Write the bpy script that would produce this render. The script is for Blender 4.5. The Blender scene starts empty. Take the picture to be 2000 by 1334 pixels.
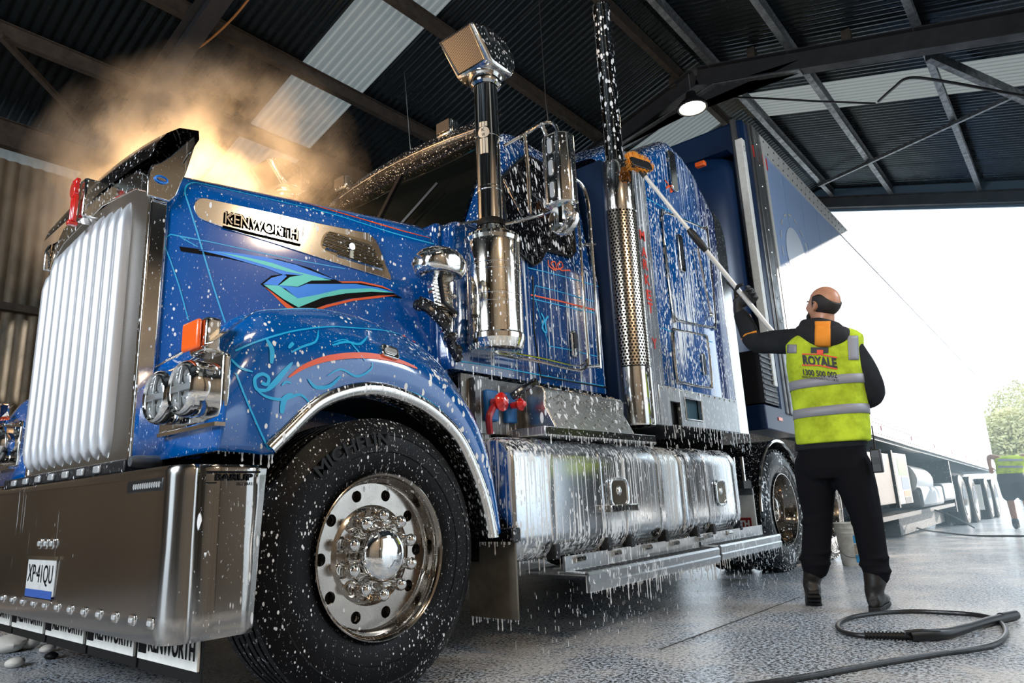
import bpy, bmesh, math, random
from mathutils import Vector, Matrix, Quaternion, noise as mnoise
from mathutils.bvhtree import BVHTree
random.seed(7)
S = bpy.context.scene
COL = S.collection
PI = math.pi

# ------------------------------------------------------------------ camera
CAM = Vector((3.32216, -0.27758, 0.68103))
RM = Matrix(((0.76606132, 0.18082394, 0.61680852),
             (0.64120434, -0.14810118, -0.75294291),
             (-0.04480003, 0.97230075, -0.22939968)))
FPX = 1326.9
cd = bpy.data.cameras.new('camera'); cam = bpy.data.objects.new('camera', cd); COL.objects.link(cam)
cam.matrix_world = Matrix.Translation(CAM) @ RM.to_4x4()
cd.sensor_width = 36; cd.lens = FPX / 2000 * 36; cd.clip_start = .05; cd.clip_end = 400
S.camera = cam
# ------------------------------------------------------------------ world, sun, exposure
W = bpy.data.worlds.new('sky'); S.world = W; W.use_nodes = True
_bg = W.node_tree.nodes['Background']
_bg.inputs[0].default_value = (.74, .88, 1.0, 1); _bg.inputs[1].default_value = 2.3
def light(name, kind, loc, energy, color=(1, 1, 1), size=.3, target=None, size_y=None, spot=None):
    l = bpy.data.lights.new(name, kind); o = bpy.data.objects.new(name, l); COL.objects.link(o)
    l.energy = energy; l.color = color; o.location = loc
    if kind == 'AREA':
        l.size = size
        if size_y: l.shape = 'RECTANGLE'; l.size_y = size_y
    elif kind == 'SUN': l.angle = size
    else: l.shadow_soft_size = size
    if spot: l.spot_size = spot; l.spot_blend = .6
    if target is not None:
        o.rotation_euler = (Vector(target) - Vector(loc)).to_track_quat('-Z', 'Y').to_euler()
    return o
light('sun', 'SUN', (10, 20, 8), 7.0, (1, .93, .84), .01, target=(9, 17.9, 7.43))
# warm work lamp beside the photographer; the side, front and wall lights are unseen
light('work_lamp_warm', 'AREA', (4.9, 1.2, 3.7), 46, (1, .76, .50), .22, target=(1.1, 2.4, 1.7))
light('cool_side_light', 'AREA', (5.0, 5.2, 3.6), 95, (.80, .90, 1.0), 1.0, target=(1.2, 4.3, 1.8))  # unseen cool light aimed at the truck side
light('front_fill_light', 'AREA', (0.9, -4.6, 3.4), 460, (.84, .92, 1.0), 2.4, target=(0.1, .8, 1.3), size_y=1.6)  # added cool light brightening the grille bars, in place of front daylight
light('wall_fill_light', 'AREA', (2.9, .9, 4.3), 90, (1, .80, .56), .8, target=(5.6, .6, 1.9))  # added warm light washing the right wall for brighter chrome reflections
light('steam_lamp', 'POINT', (-.50, 1.45, 2.38), 260, (1, .58, .24), .06)
S.view_settings.view_transform = 'Standard'; S.view_settings.look = 'None'
S.view_settings.exposure = 0.0; S.view_settings.gamma = 1; S.view_settings.use_curve_mapping = False

# ------------------------------------------------------------------ geometry of the survey: photo point -> point on a real plane
def ray(px, py): return RM @ Vector((px - 1000, -(py - 667), -FPX)) / FPX
def onx(px, py, x): d = ray(px, py); return CAM + d * ((x - CAM.x) / d.x)
def ony(px, py, y): d = ray(px, py); return CAM + d * ((y - CAM.y) / d.y)
def onz(px, py, z): d = ray(px, py); return CAM + d * ((z - CAM.z) / d.z)
def onp(px, py, p, n): d = ray(px, py); return CAM + d * ((Vector(p) - CAM).dot(n) / d.dot(n))

# ------------------------------------------------------------------ materials
def _n(t, ty, **k):
    n = t.nodes.new(ty)
    for a, v in k.items(): setattr(n, a, v)
    return n
def _math(t, op, a, b=None, clamp=False):
    n = _n(t, 'ShaderNodeMath', operation=op, use_clamp=clamp)
    for i, v in enumerate((a, b)):
        if v is None: continue
        if isinstance(v, (int, float)): n.inputs[i].default_value = v
        else: t.links.new(v, n.inputs[i])
    return n.outputs[0]
def _map(t, v, a, b, c=0, d=1):
    n = _n(t, 'ShaderNodeMapRange'); t.links.new(v, n.inputs[0])
    for i, q in enumerate((a, b, c, d)): n.inputs[i + 1].default_value = q
    return n.outputs[0]
def _vec(t, src, s):
    n = _n(t, 'ShaderNodeVectorMath', operation='MULTIPLY'); t.links.new(src, n.inputs[0]); n.inputs[1].default_value = s
    return n.outputs[0]
def _noise(t, vec, scale, detail=3, rough=.5):
    n = _n(t, 'ShaderNodeTexNoise'); n.inputs['Scale'].default_value = scale; n.inputs['Detail'].default_value = detail
    n.inputs['Roughness'].default_value = rough
    if vec is not None: t.links.new(vec, n.inputs['Vector'])
    return n.outputs['Fac']
def foam_mask(t, drops=.3, dscale=30, zs=.5, streak=0, sscale=60, smin=.5, patch=0, yrange=None, extra=0):
    """0..1 coverage of soap: separate drops, running streaks, fine spatter"""
    pos = _n(t, 'ShaderNodeNewGeometry').outputs['Position']
    vo = _n(t, 'ShaderNodeTexVoronoi'); vo.inputs['Scale'].default_value = dscale
    t.links.new(_vec(t, pos, (1, 1, zs)), vo.inputs['Vector'])
    sep = _n(t, 'ShaderNodeSeparateColor'); t.links.new(vo.outputs['Color'], sep.inputs[0])
    thr = _math(t, 'MULTIPLY', _math(t, 'POWER', sep.outputs[0], 2.2), drops)
    if patch:
        thr = _math(t, 'MULTIPLY', thr, _map(t, _noise(t, pos, patch, 2), .35, .6, .25, 1.3))
    if yrange:
        sx = _n(t, 'ShaderNodeSeparateXYZ'); t.links.new(pos, sx.inputs[0])
        thr = _math(t, 'MULTIPLY', thr, _map(t, sx.outputs[1], yrange[0], yrange[1], yrange[2], yrange[3]))
    m = _map(t, _math(t, 'SUBTRACT', thr, vo.outputs['Distance']), 0, .06)
    if streak:
        st = _noise(t, _vec(t, pos, (sscale, sscale, 1.3)), 1, 3, .6)
        pa = _noise(t, _vec(t, pos, (2.5, 2.5, 1.2)), 1, 2)
        lim = _map(t, pa, .3, .7, smin + .16, smin - .06)
        s_ = _map(t, _math(t, 'SUBTRACT', st, lim), 0, .05, 0, streak)
        m = _math(t, 'MAXIMUM', m, s_)
    if extra:
        e = _noise(t, _vec(t, pos, (1, 1, .5)), 130, 2)
        m = _math(t, 'MAXIMUM', m, _map(t, e, .66, .72, 0, extra))
    return m
MATS = {}
def mat(name, col, rough=.5, metal=0, foam=None, var=0, vscale=8, bump=0, bscale=60, coat=0, emit=0, spec=.5, vec=None, alpha=None, col2=None, trans=0, vs=(1, 1, 1), foamcol=(.86, .88, .90)):
    if name in MATS: return MATS[name]
    m = bpy.data.materials.new(name); MATS[name] = m; m.use_nodes = True
    t = m.node_tree; b = t.nodes['Principled BSDF']; out = t.nodes['Material Output']
    b.inputs['Base Color'].default_value = (*col, 1); b.inputs['Roughness'].default_value = rough
    b.inputs['Metallic'].default_value = metal; b.inputs['Specular IOR Level'].default_value = spec
    b.inputs['Coat Weight'].default_value = coat; b.inputs['Coat Roughness'].default_value = .06
    if trans: b.inputs['Transmission Weight'].default_value = trans
    if alpha is not None: b.inputs['Alpha'].default_value = alpha
    if emit: b.inputs['Emission Color'].default_value = (*col, 1); b.inputs['Emission Strength'].default_value = emit
    pos = None
    if var or bump: pos = _vec(t, _n(t, 'ShaderNodeNewGeometry').outputs['Position'], vs)
    if var:
        nz = _noise(t, pos, vscale, 6, .65)
        mx = _n(t, 'ShaderNodeMix', data_type='RGBA'); t.links.new(_map(t, nz, .35, .65), mx.inputs[0])
        c2 = col2 or tuple(c * (1 - var) for c in col)
        mx.inputs[6].default_value = (*col, 1); mx.inputs[7].default_value = (*c2, 1)
        t.links.new(mx.outputs[2], b.inputs['Base Color'])
        t.links.new(_map(t, nz, .3, .7, max(rough - .1, .02), min(rough + .15, 1)), b.inputs['Roughness'])
    if bump:
        bp = _n(t, 'ShaderNodeBump'); bp.inputs['Strength'].default_value = min(bump, 1); bp.inputs['Distance'].default_value = .004 * max(bump, 1)
        t.links.new(_noise(t, pos, bscale, 4), bp.inputs['Height']); t.links.new(bp.outputs[0], b.inputs['Normal'])
    if foam:
        mk = foam_mask(t, **foam)
        f = _n(t, 'ShaderNodeBsdfPrincipled'); f.inputs['Base Color'].default_value = (*foamcol, 1); f.inputs['Roughness'].default_value = .35
        bp = _n(t, 'ShaderNodeBump'); bp.inputs['Strength'].default_value = .8; bp.inputs['Distance'].default_value = .006
        t.links.new(mk, bp.inputs['Height']); t.links.new(bp.outputs[0], f.inputs['Normal'])
        ms = _n(t, 'ShaderNodeMixShader'); t.links.new(mk, ms.inputs[0]); t.links.new(b.outputs[0], ms.inputs[1]); t.links.new(f.outputs[0], ms.inputs[2])
        t.links.new(ms.outputs[0], out.inputs['Surface'])
    return m
FH = dict(drops=.40, dscale=62, zs=.62, patch=3, extra=.6, yrange=(.9, 2.0, .7, 1.25))               # hood spatter
FB = dict(drops=.48, dscale=66, zs=.40, streak=.8, sscale=80, smin=.60, extra=.5)
FS = dict(drops=.66, dscale=74, zs=.38, streak=1, sscale=85, smin=.525, extra=.9)
FT = dict(drops=.5, dscale=70, zs=.4, streak=1, sscale=66, smin=.465, extra=.9)
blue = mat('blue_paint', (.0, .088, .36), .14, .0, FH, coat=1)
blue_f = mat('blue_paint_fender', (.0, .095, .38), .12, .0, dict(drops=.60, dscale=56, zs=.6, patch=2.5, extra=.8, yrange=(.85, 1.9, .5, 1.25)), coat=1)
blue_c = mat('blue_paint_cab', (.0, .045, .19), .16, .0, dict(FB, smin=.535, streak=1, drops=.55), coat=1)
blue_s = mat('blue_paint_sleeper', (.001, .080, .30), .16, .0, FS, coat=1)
blue_d = mat('dark_blue_panel', (.003, .018, .06), .35, .1)
chrome = mat('chrome', (.80, .78, .75), .07, 1)
chrome_w = mat('wet_chrome', (.78, .76, .72), .1, 1, dict(drops=.42, dscale=75, zs=.5, extra=.5, streak=.3, smin=.64))
chrome_f = mat('foamy_chrome', (.76, .74, .70), .11, 1, FB)
alu_t = mat('tank_aluminium', (.62, .64, .66), .18, 1, FT)
alu = mat('aluminium', (.60, .61, .62), .3, 1, dict(FB, smin=.56))
alu_p = mat('plain_aluminium', (.62, .62, .62), .28, 1, var=.3, vscale=12)
alu_b = mat('bumper_plate', (.42, .40, .38), .16, 1, dict(drops=.22, dscale=46, zs=.25, streak=.5, sscale=70, smin=.69, patch=2, yrange=(.67, .80, .5, 3.6)), bump=.08, bscale=3)
alu_bs = mat('bumper_side_plate', (.38, .36, .34), .12, 1, dict(drops=.55, dscale=46, zs=.28, streak=.8, sscale=85, smin=.62, extra=.5), bump=.08, bscale=3)
white_bar = mat('brushed_grille_bar', (.88, .90, .94), .34, .75)
rubber = mat('tyre_rubber', (.005, .005, .006), .42, 0, dict(drops=.36, dscale=95, zs=.6, extra=.5, patch=3, streak=.55, sscale=60, smin=.66), bump=.25, bscale=90, spec=.12)
rubber_p = mat('black_rubber', (.006, .006, .006), .5, spec=.25)
matte = mat('matte_black', (.002, .002, .002), 1, spec=0)
black = mat('black_plastic', (.008, .008, .009), .4)
blackw = mat('wet_black_metal', (.007, .007, .008), .18, 0, dict(drops=.42, dscale=90, zs=.5, extra=.7))
chassis = mat('chassis_steel', (.015, .015, .016), .5, .3, dict(drops=.3, dscale=60, zs=.4, extra=.2))
glass = mat('dark_windscreen', (.002, .003, .003), .05, 0, spec=.25)
glass_f = mat('soapy_side_glass', (.004, .004, .005), .06, 0, dict(drops=.6, dscale=60, zs=.3, streak=.9, sscale=110, smin=.56, extra=.8))
mesh_m = mat('screen_mesh', (.02, .018, .016), .5, .3)
orange = mat('orange_lens', (.9, .12, .01), .25, 0, coat=.5, bump=.3, bscale=300)
red = mat('red_enamel', (.62, .01, .008), .2, 0, coat=1)
orange_p = mat('orange_pinstripe', (.80, .09, .012), .4)
cyan = mat('cyan_pinstripe', (.01, .42, .78), .35)
mint = mat('mint_decal', (.10, .66, .58), .35)
sky_d = mat('bright_blue_decal', (.0, .24, .86), .35)
black_d = mat('black_decal', (.003, .003, .005), .5, spec=.1)
white_p = mat('white_paint', (.80, .79, .74), .35, var=.15, vscale=20)
lens = mat('clear_lens', (.75, .78, .80), .08, .6)
galv = mat('galvanised_steel', (.22, .235, .25), .45, .7, var=.55, vscale=14)
rust = mat('rusty_steel', (.045, .034, .026), .75, .2, var=.5, vscale=9)
beam_m = mat('painted_beam', (.022, .022, .025), .6, .2, var=.4, vscale=5)

# ------------------------------------------------------------------ mesh builder
class MB:
    def __init__(s): s.v = []; s.f = []; s.m = []
    def add(s, vs, fs, mi=0):
        b = len(s.v); s.v += [Vector(p) for p in vs]; s.f += [[b + i for i in f] for f in fs]; s.m += [mi] * len(fs)
        return s
    def box(s, a, b, mi=0, M=None):
        x0, y0, z0 = a; x1, y1, z1 = b
        vs = [(x0, y0, z0), (x1, y0, z0), (x1, y1, z0), (x0, y1, z0), (x0, y0, z1), (x1, y0, z1), (x1, y1, z1), (x0, y1, z1)]
        if M is not None: vs = [M @ Vector(p) for p in vs]
        return s.add(vs, [(0, 3, 2, 1), (4, 5, 6, 7), (0, 1, 5, 4), (1, 2, 6, 5), (2, 3, 7, 6), (3, 0, 4, 7)], mi)
    def beam(s, p, q, w, h, up=(0, 0, 1), mi=0):
        p = Vector(p); q = Vector(q); d = (q - p); L = d.length; d.normalize()
        u = Vector(up); sd = d.cross(u)
        if sd.length < 1e-4: sd = Vector((1, 0, 0))
        sd.normalize(); u = sd.cross(d).normalized()
        M = Matrix((( d.x, sd.x, u.x, p.x), (d.y, sd.y, u.y, p.y), (d.z, sd.z, u.z, p.z), (0, 0, 0, 1)))
        return s.box((0, -w / 2, -h / 2), (L, w / 2, h / 2), mi, M)
    def grid(s, rows, closed_u=False, closed_v=False, mi=0):
        n = len(rows[0]); vs = [p for r in rows for p in r]; fs = []
        R = len(rows)
        for i in range(R - (0 if closed_v else 1)):
            for j in range(n - (0 if closed_u else 1)):
                i2 = (i + 1) % R; j2 = (j + 1) % n
                fs.append((i * n + j, i * n + j2, i2 * n + j2, i2 * n + j))
        return s.add(vs, fs, mi)
    def tube(s, pts, r, n=8, closed=False, caps=True, mi=0):
        pts = [Vector(p) for p in pts]; N = len(pts); rr = r if isinstance(r, (list, tuple)) else [r] * N
        rows = []; prev = None
        for i, p in enumerate(pts):
            if closed: d = pts[(i + 1) % N] - pts[i - 1]
            else: d = pts[min(i + 1, N - 1)] - pts[max(i - 1, 0)]
            d.normalize()
            if prev is None:
                a = Vector((0, 0, 1)) if abs(d.z) < .9 else Vector((1, 0, 0)); u = d.cross(a).normalized()
            else: u = (prev - d * prev.dot(d)).normalized()
            prev = u; w = d.cross(u)
            rows.append([p + (u * math.cos(k * 2 * PI / n) + w * math.sin(k * 2 * PI / n)) * rr[i] for k in range(n)])
        s.grid(rows, True, closed, mi)
        if caps and not closed:
            b = len(s.v) - N * n
            s.f.append([b + k for k in range(n)][::-1]); s.m.append(mi)
            s.f.append([b + (N - 1) * n + k for k in range(n)]); s.m.append(mi)
        return s
    def lathe(s, prof, c, axis='x', n=48, mi=0, closed=False):
        """prof: (along axis, radius)"""
        c = Vector(c); rows = []
        for a, r in prof:
            row = []
            for k in range(n):
                t = 2 * PI * k / n; u, w = math.cos(t) * r, math.sin(t) * r
                row.append(c + (Vector((a, u, w)) if axis == 'x' else Vector((w, a, u)) if axis == 'y' else Vector((u, w, a))))
            rows.append(row)
        return s.grid(rows, True, closed, mi)
    def prism(s, poly, d, mi=0):
        """poly: 3-D points; extruded by vector d"""
        n = len(poly); d = Vector(d); P = [Vector(p) for p in poly]
        return s.add(P + [p + d for p in P], [list(range(n))[::-1], [n + i for i in range(n)]] + [(i, (i + 1) % n, n + (i + 1) % n, n + i) for i in range(n)], mi)
    def ell(s, c, r, n=16, m=10, rot=None, mi=0):
        c = Vector(c); rows = []
        r = r if isinstance(r, (tuple, list)) else (r, r, r)
        for i in range(1, m):
            th = PI * i / m; row = []
            for k in range(n):
                ph = 2 * PI * k / n; p = Vector((math.sin(th) * math.cos(ph) * r[0], math.sin(th) * math.sin(ph) * r[1], math.cos(th) * r[2]))
                if rot: p = rot @ p
                row.append(c + p)
            rows.append(row)
        s.grid(rows, True, False, mi); b = len(s.v) - n * (m - 1)
        t0 = Vector((0, 0, r[2])); t1 = -t0
        if rot: t0 = rot @ t0; t1 = rot @ t1
        s.v += [c + t0, c + t1]; q = len(s.v)
        for k in range(n):
            s.f.append([b + k, b + (k + 1) % n, q - 2][::-1]); s.m.append(mi)
            e = b + (m - 2) * n; s.f.append([e + k, e + (k + 1) % n, q - 1]); s.m.append(mi)
        return s
    def mesh(s, name):
        me = bpy.data.meshes.new(name); me.from_pydata([tuple(v) for v in s.v], [], s.f); me.update(); return me
    def bvh(s): return BVHTree.FromPolygons(s.v, s.f)
    def build(s, name, m, parent=None, smooth=True, bevel=0, sub=0, solid=0, angle=35, origin=None, segs=2, fixn=True, weld=0):
        if origin is None:
            if s.v:
                lo = [min(v[i] for v in s.v) for i in range(3)]; hi = [max(v[i] for v in s.v) for i in range(3)]
                origin = Vector([(lo[i] + hi[i]) / 2 for i in range(3)])
            else: origin = Vector()
        origin = Vector(origin)
        me = bpy.data.meshes.new(name); me.from_pydata([tuple(v - origin) for v in s.v], [], s.f)
        ms = m if isinstance(m, (list, tuple)) else [m]
        for q in ms: me.materials.append(q)
        if len(ms) > 1: me.polygons.foreach_set('material_index', s.m)
        if fixn or weld:
            bm = bmesh.new(); bm.from_mesh(me)
            if weld: bmesh.ops.remove_doubles(bm, verts=bm.verts, dist=weld)
            bmesh.ops.recalc_face_normals(bm, faces=bm.faces); bm.to_mesh(me); bm.free()
        if smooth:
            me.polygons.foreach_set('use_smooth', [True] * len(me.polygons)); me.set_sharp_from_angle(angle=math.radians(angle))
        o = bpy.data.objects.new(name, me); COL.objects.link(o); o.location = origin
        if parent is not None: setparent(o, parent)
        if sub: q = o.modifiers.new('s', 'SUBSURF'); q.levels = q.render_levels = sub
        if solid: q = o.modifiers.new('t', 'SOLIDIFY'); q.thickness = solid; q.offset = 0
        if bevel: q = o.modifiers.new('b', 'BEVEL'); q.width = bevel; q.segments = segs; q.limit_method = 'ANGLE'; q.angle_limit = math.radians(40)
        return o
WORLD = {}
def wm(o):
    if o.name in WORLD: return WORLD[o.name]
    M = Matrix.LocRotScale(o.location, o.rotation_euler.to_quaternion(), o.scale)
    if o.parent: M = wm(o.parent) @ o.matrix_parent_inverse @ M
    WORLD[o.name] = M; return M
def setparent(o, p):
    o.parent = p; o.matrix_parent_inverse = wm(p).inverted()
def tag(o, label=None, cat=None, group=None, kind=None):
    if label: o['label'] = label
    if cat: o['category'] = cat
    if group: o['group'] = group
    if kind: o['kind'] = kind
    return o
def empty(name, loc, label=None, cat=None, group=None, kind=None):
    o = bpy.data.objects.new(name, None); COL.objects.link(o); o.location = loc; o.empty_display_size = .1
    return tag(o, label, cat, group, kind)
def text_mb(txt, o, u, v, size, depth=.002, space=1.0, bold=0, width=None, height=None, align='LEFT'):
    """lettering as a mesh; o = lower left, u = reading direction, v = up"""
    cu = bpy.data.curves.new('lettering', 'FONT'); cu.body = txt; cu.size = 1; cu.space_character = space; cu.offset = bold; cu.resolution_u = 3
    ob = bpy.data.objects.new('lettering', cu); me = ob.to_mesh()
    vs = [p.co.copy() for p in me.vertices]; fs = [list(p.vertices) for p in me.polygons]; ob.to_mesh_clear()
    bpy.data.objects.remove(ob); bpy.data.curves.remove(cu)
    x0 = min(p.x for p in vs); x1 = max(p.x for p in vs); y0 = min(p.y for p in vs); y1 = max(p.y for p in vs)
    sx = sy = size
    if width: sx = width / (x1 - x0)
    if height: sy = height / (y1 - y0)
    o = Vector(o); u = Vector(u).normalized(); v = Vector(v).normalized(); n = u.cross(v).normalized()
    mb = MB(); mb.add([o + u * ((p.x - x0) * sx) + v * ((p.y - y0) * sy) + n * depth for p in vs], fs)
    return mb
def drape(mb, bvh, d, off=.003, dist=.5):
    """lay thin print on a surface along direction d"""
    d = Vector(d).normalized()
    for i, p in enumerate(mb.v):
        h = bvh.ray_cast(p - d * dist, d, dist * 3)
        if h[0] is not None: mb.v[i] = h[0] - d * off
    return mb
def hit(px, py, bvh, off=.0, maxd=40):
    d = ray(px, py).normalized(); h = bvh.ray_cast(CAM, d, maxd)
    if h[0] is None: return None, None
    n = h[1]
    if n.dot(d) > 0: n = -n
    return h[0] + n * off, n
def ribbon(pix, bvh, w, off=.002, step=6, taper=False):
    """painted line laid on a curved panel"""
    P = []
    for a, b in zip(pix[:-1], pix[1:]):
        L = math.dist(a, b); k = max(1, int(L / step))
        P += [(a[0] + (b[0] - a[0]) * i / k, a[1] + (b[1] - a[1]) * i / k) for i in range(k)]
    P.append(pix[-1])
    H = [hit(x, y, bvh, off) for x, y in P]; H = [h for h in H if h[0] is not None]
    mb = MB(); rows = []
    for i, (p, n) in enumerate(H):
        d = (H[min(i + 1, len(H) - 1)][0] - H[max(i - 1, 0)][0])
        if d.length < 1e-6: continue
        s_ = d.normalized().cross(n).normalized(); ww = w
        if taper: ww = w * (math.sin(PI * (i + .3) / (len(H) + .6)) ** .6)
        rows.append([p - s_ * ww / 2, p + s_ * ww / 2])
    if len(rows) > 1: mb.grid(rows)
    return mb
def patch(pix, bvh, off=.002, n=None):
    """painted area laid on a panel: fan of the outline"""
    mb = MB(); vs = []
    for x, y in pix:
        p, _ = hit(x, y, bvh, off)
        if p is not None: vs.append(p)
    if len(vs) > 2: mb.add(vs, [list(range(len(vs)))])
    return mb
def spline(pts, k=6, closed=False):
    """Catmull-Rom through points (2-D or 3-D)"""
    P = [Vector(p) for p in pts]; out = []; N = len(P)
    for i in range(N if closed else N - 1):
        p0 = P[(i - 1) % N] if closed or i > 0 else P[0]; p1 = P[i]; p2 = P[(i + 1) % N]; p3 = P[(i + 2) % N] if closed or i + 2 < N else P[-1]
        for j in range(k):
            t = j / k
            out.append(.5 * ((2 * p1) + (p2 - p0) * t + (2 * p0 - 5 * p1 + 4 * p2 - p3) * t * t + (3 * p1 - p0 - 3 * p2 + p3) * t ** 3))
    if not closed: out.append(P[-1])
    return out
def rrect(w, h, r, n=4):
    """rounded rectangle outline in 2-D, centred"""
    out = []
    for cx_, cy_, a in ((w / 2 - r, h / 2 - r, 0), (-w / 2 + r, h / 2 - r, 90), (-w / 2 + r, -h / 2 + r, 180), (w / 2 - r, -h / 2 + r, 270)):
        for k in range(n + 1):
            t = math.radians(a + 90 * k / n); out.append((cx_ + r * math.cos(t), cy_ + r * math.sin(t)))
    return out
# ================================================================== THE SHED
RX, RZ, TL = .18, 6.5, .29            # ridge x, ridge z, roof slope
EL, ER = -5.25, 5.6                   # eaves
Y0, Y1 = -7.0, 13.6
def zg(y): return 0 if y < 6 else -.019 * (y - 6)      # ground falls gently beyond the wash bay
def zroof(x): return RZ - TL * abs(x - RX)
# floor
fm = bpy.data.materials.new('wet_concrete'); fm.use_nodes = True
t = fm.node_tree; b = t.nodes['Principled BSDF']; pos = _n(t, 'ShaderNodeNewGeometry').outputs['Position']
n1 = _noise(t, pos, 62, 3, .75); n2 = _noise(t, pos, 1.1, 4, .6); n3 = _noise(t, _vec(t, pos, (1, .6, 1)), 4, 5, .65)
sp = _map(t, n1, .475, .525)
mx = _n(t, 'ShaderNodeMix', data_type='RGBA'); t.links.new(sp, mx.inputs[0]); mx.inputs[6].default_value = (.008, .009, .011, 1); mx.inputs[7].default_value = (.66, .74, .84, 1)  # blue-white sky glints of the wet floor painted into the speckle colour
fo = _map(t, _math(t, 'ADD', _math(t, 'MULTIPLY', n2, .6), _math(t, 'MULTIPLY', n3, .5)), .50, .62)
fo2 = _math(t, 'MULTIPLY', fo, _map(t, n1, .36, .52, .25, 1))
mx2 = _n(t, 'ShaderNodeMix', data_type='RGBA'); t.links.new(fo2, mx2.inputs[0]); t.links.new(mx.outputs[2], mx2.inputs[6]); mx2.inputs[7].default_value = (.66, .65, .64, 1)
t.links.new(mx2.outputs[2], b.inputs['Base Color'])
t.links.new(_map(t, n2, .35, .65, .10, .28), b.inputs['Roughness'])
b.inputs['Coat Weight'].default_value = .6; b.inputs['Coat Roughness'].default_value = .16
bp = _n(t, 'ShaderNodeBump'); bp.inputs['Strength'].default_value = 1; bp.inputs['Distance'].default_value = .016
t.links.new(n1, bp.inputs['Height']); t.links.new(bp.outputs[0], b.inputs['Normal']); t.links.new(bp.outputs[0], b.inputs['Coat Normal'])
mb = MB(); xs = [-30, -12, EL, -2.5, 0, 1.5, 2.2, 3, 4, ER, 12, 60]; ys = [-20, -7, 0, 3, 6, 9, 13.6, 20, 30, 60, 120]
mb.grid([[(x, y, zg(min(y, 30))) for x in xs] for y in ys])
tag(mb.build('floor', fm, smooth=True, fixn=True), kind='structure')
# shallow joint line in the slab
mb = MB()
a_, c_ = onz(1290, 1268, .0005), onz(1562, 1166, .0005)
mb.beam(a_, c_, .008, .002)
tag(mb.build('trim_1', rust, smooth=False), kind='structure')

# corrugated sheets
PITCH = .0944; SHEET = PITCH * 9
def corr_rows(y0, y1, x0, x1, fz, amp=.011, seg=6):
    n = int(round((y1 - y0) / PITCH * seg))
    return [[(x, y0 + (y1 - y0) * i / n, fz(x) + amp * math.sin(2 * PI * (y0 + (y1 - y0) * i / n) / PITCH)) for x in (x0, (x0 + x1) / 2, x1)] for i in range(n + 1)]
roof_m = mat('roof_sheet_steel', (.028, .038, .046), .28, .85, var=.3, vscale=3)
skyl = bpy.data.materials.new('skylight_sheet'); skyl.use_nodes = True
t = skyl.node_tree; b = t.nodes['Principled BSDF']; b.inputs['Base Color'].default_value = (.5, .5, .47, 1); b.inputs['Roughness'].default_value = .5
tr = _n(t, 'ShaderNodeBsdfTranslucent'); tr.inputs[0].default_value = (.10, .105, .10, 1)
ms = _n(t, 'ShaderNodeMixShader'); ms.inputs[0].default_value = .8
t.links.new(b.outputs[0], ms.inputs[1]); t.links.new(tr.outputs[0], ms.inputs[2]); t.links.new(ms.outputs[0], t.nodes['Material Output'].inputs[0])
ceil = empty('ceiling', (0, 3, 6), kind='structure')
ns = int((Y1 - Y0) / SHEET) + 1
off = (3.55 - Y0) % SHEET
for side, (xa, xb) in enumerate(((EL, RX), (RX, ER))):
    for k in range(-1, ns + 1):
        ya = Y0 + (off if side == 0 else (9.03 - Y0) % SHEET) + k * SHEET; yb = ya + SHEET
        if yb < Y0 + .2 or ya > Y1: continue
        is_sky = any(abs(ya - q) < .3 for q in ((3.55, 3.55 + 6 * SHEET, 3.55 - 6 * SHEET), (9.03, 9.03 - 9 * SHEET))[side])
        o = MB().grid(corr_rows(ya, min(yb, Y1), xa, xb, lambda x: zroof(x) + .012)).build('skylight_sheet' if is_sky else 'roof_sheet', skyl if is_sky else roof_m, ceil, angle=80, fixn=False)
# ridge cap above
MB().grid([[(RX + dx, y, zroof(RX + dx) + .045) for dx in (-.25, 0, .25)] for y in (Y0, Y1)]).build('ridge_cap', galv, ceil)
# left wall
wall_m = mat('old_corrugated_wall', (.20, .15, .10), .55, .35, var=.8, vscale=1.3, col2=(.028, .03, .022), bump=.3, bscale=12, vs=(1, 1, .45))
wl = empty('wall_left', (EL, 3, 0), kind='structure')
def wall_rows(x, y0, y1, z0, z1, sgn=1, amp=.013, seg=6, pitch=.12):
    n = int(round((y1 - y0) / pitch * seg))
    return [[(x + sgn * amp * math.sin(2 * PI * (y0 + (y1 - y0) * i / n) / pitch), y0 + (y1 - y0) * i / n, z) for z in (z0, z1)] for i in range(n + 1)]
y = Y0
while y < Y1 - .1:
    MB().grid(wall_rows(EL, y, min(y + .96, Y1), 0, 4.62)).build('wall_sheet', wall_m, wl, angle=80, fixn=False)
    y += .96
skyw = mat('wall_light_strip', (.55, .56, .55), .5, 0)
MB().grid(wall_rows(EL - .01, Y0, Y1, 4.62, 4.86)).build('light_strip', skyl, wl, angle=80, fixn=False)
for z in (1.3, 2.9):
    MB().box((EL + .02, Y0, z), (EL + .1, Y1, z + .08)).build('girt', rust, wl, smooth=False)
# right wall (out of the picture); side opening and cream colour added to brighten the chrome
wr = empty('wall_right', (ER, 3, 0), kind='structure')
for ya_, yb_, za_, zb_ in ((Y0, 3.2, 0, 4.95), (3.2, 7.4, 3.3, 4.95), (7.4, Y1, 0, 4.95)): MB().grid(wall_rows(ER, ya_, yb_, za_, zb_)).build('wall_sheet', mat('cream_bounce_wall', (.32, .27, .21), .6, .0, var=.4, vscale=2), wr, angle=80, fixn=False)
MB().box((4.62, Y1 - .1, zg(Y1)), (ER, Y1, 4.95)).build('sun_block_jamb', mat('cream_bounce_wall', (.32, .27, .21)), wr, smooth=False)  # unseen jamb added to keep the sun off the sleeper
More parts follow.
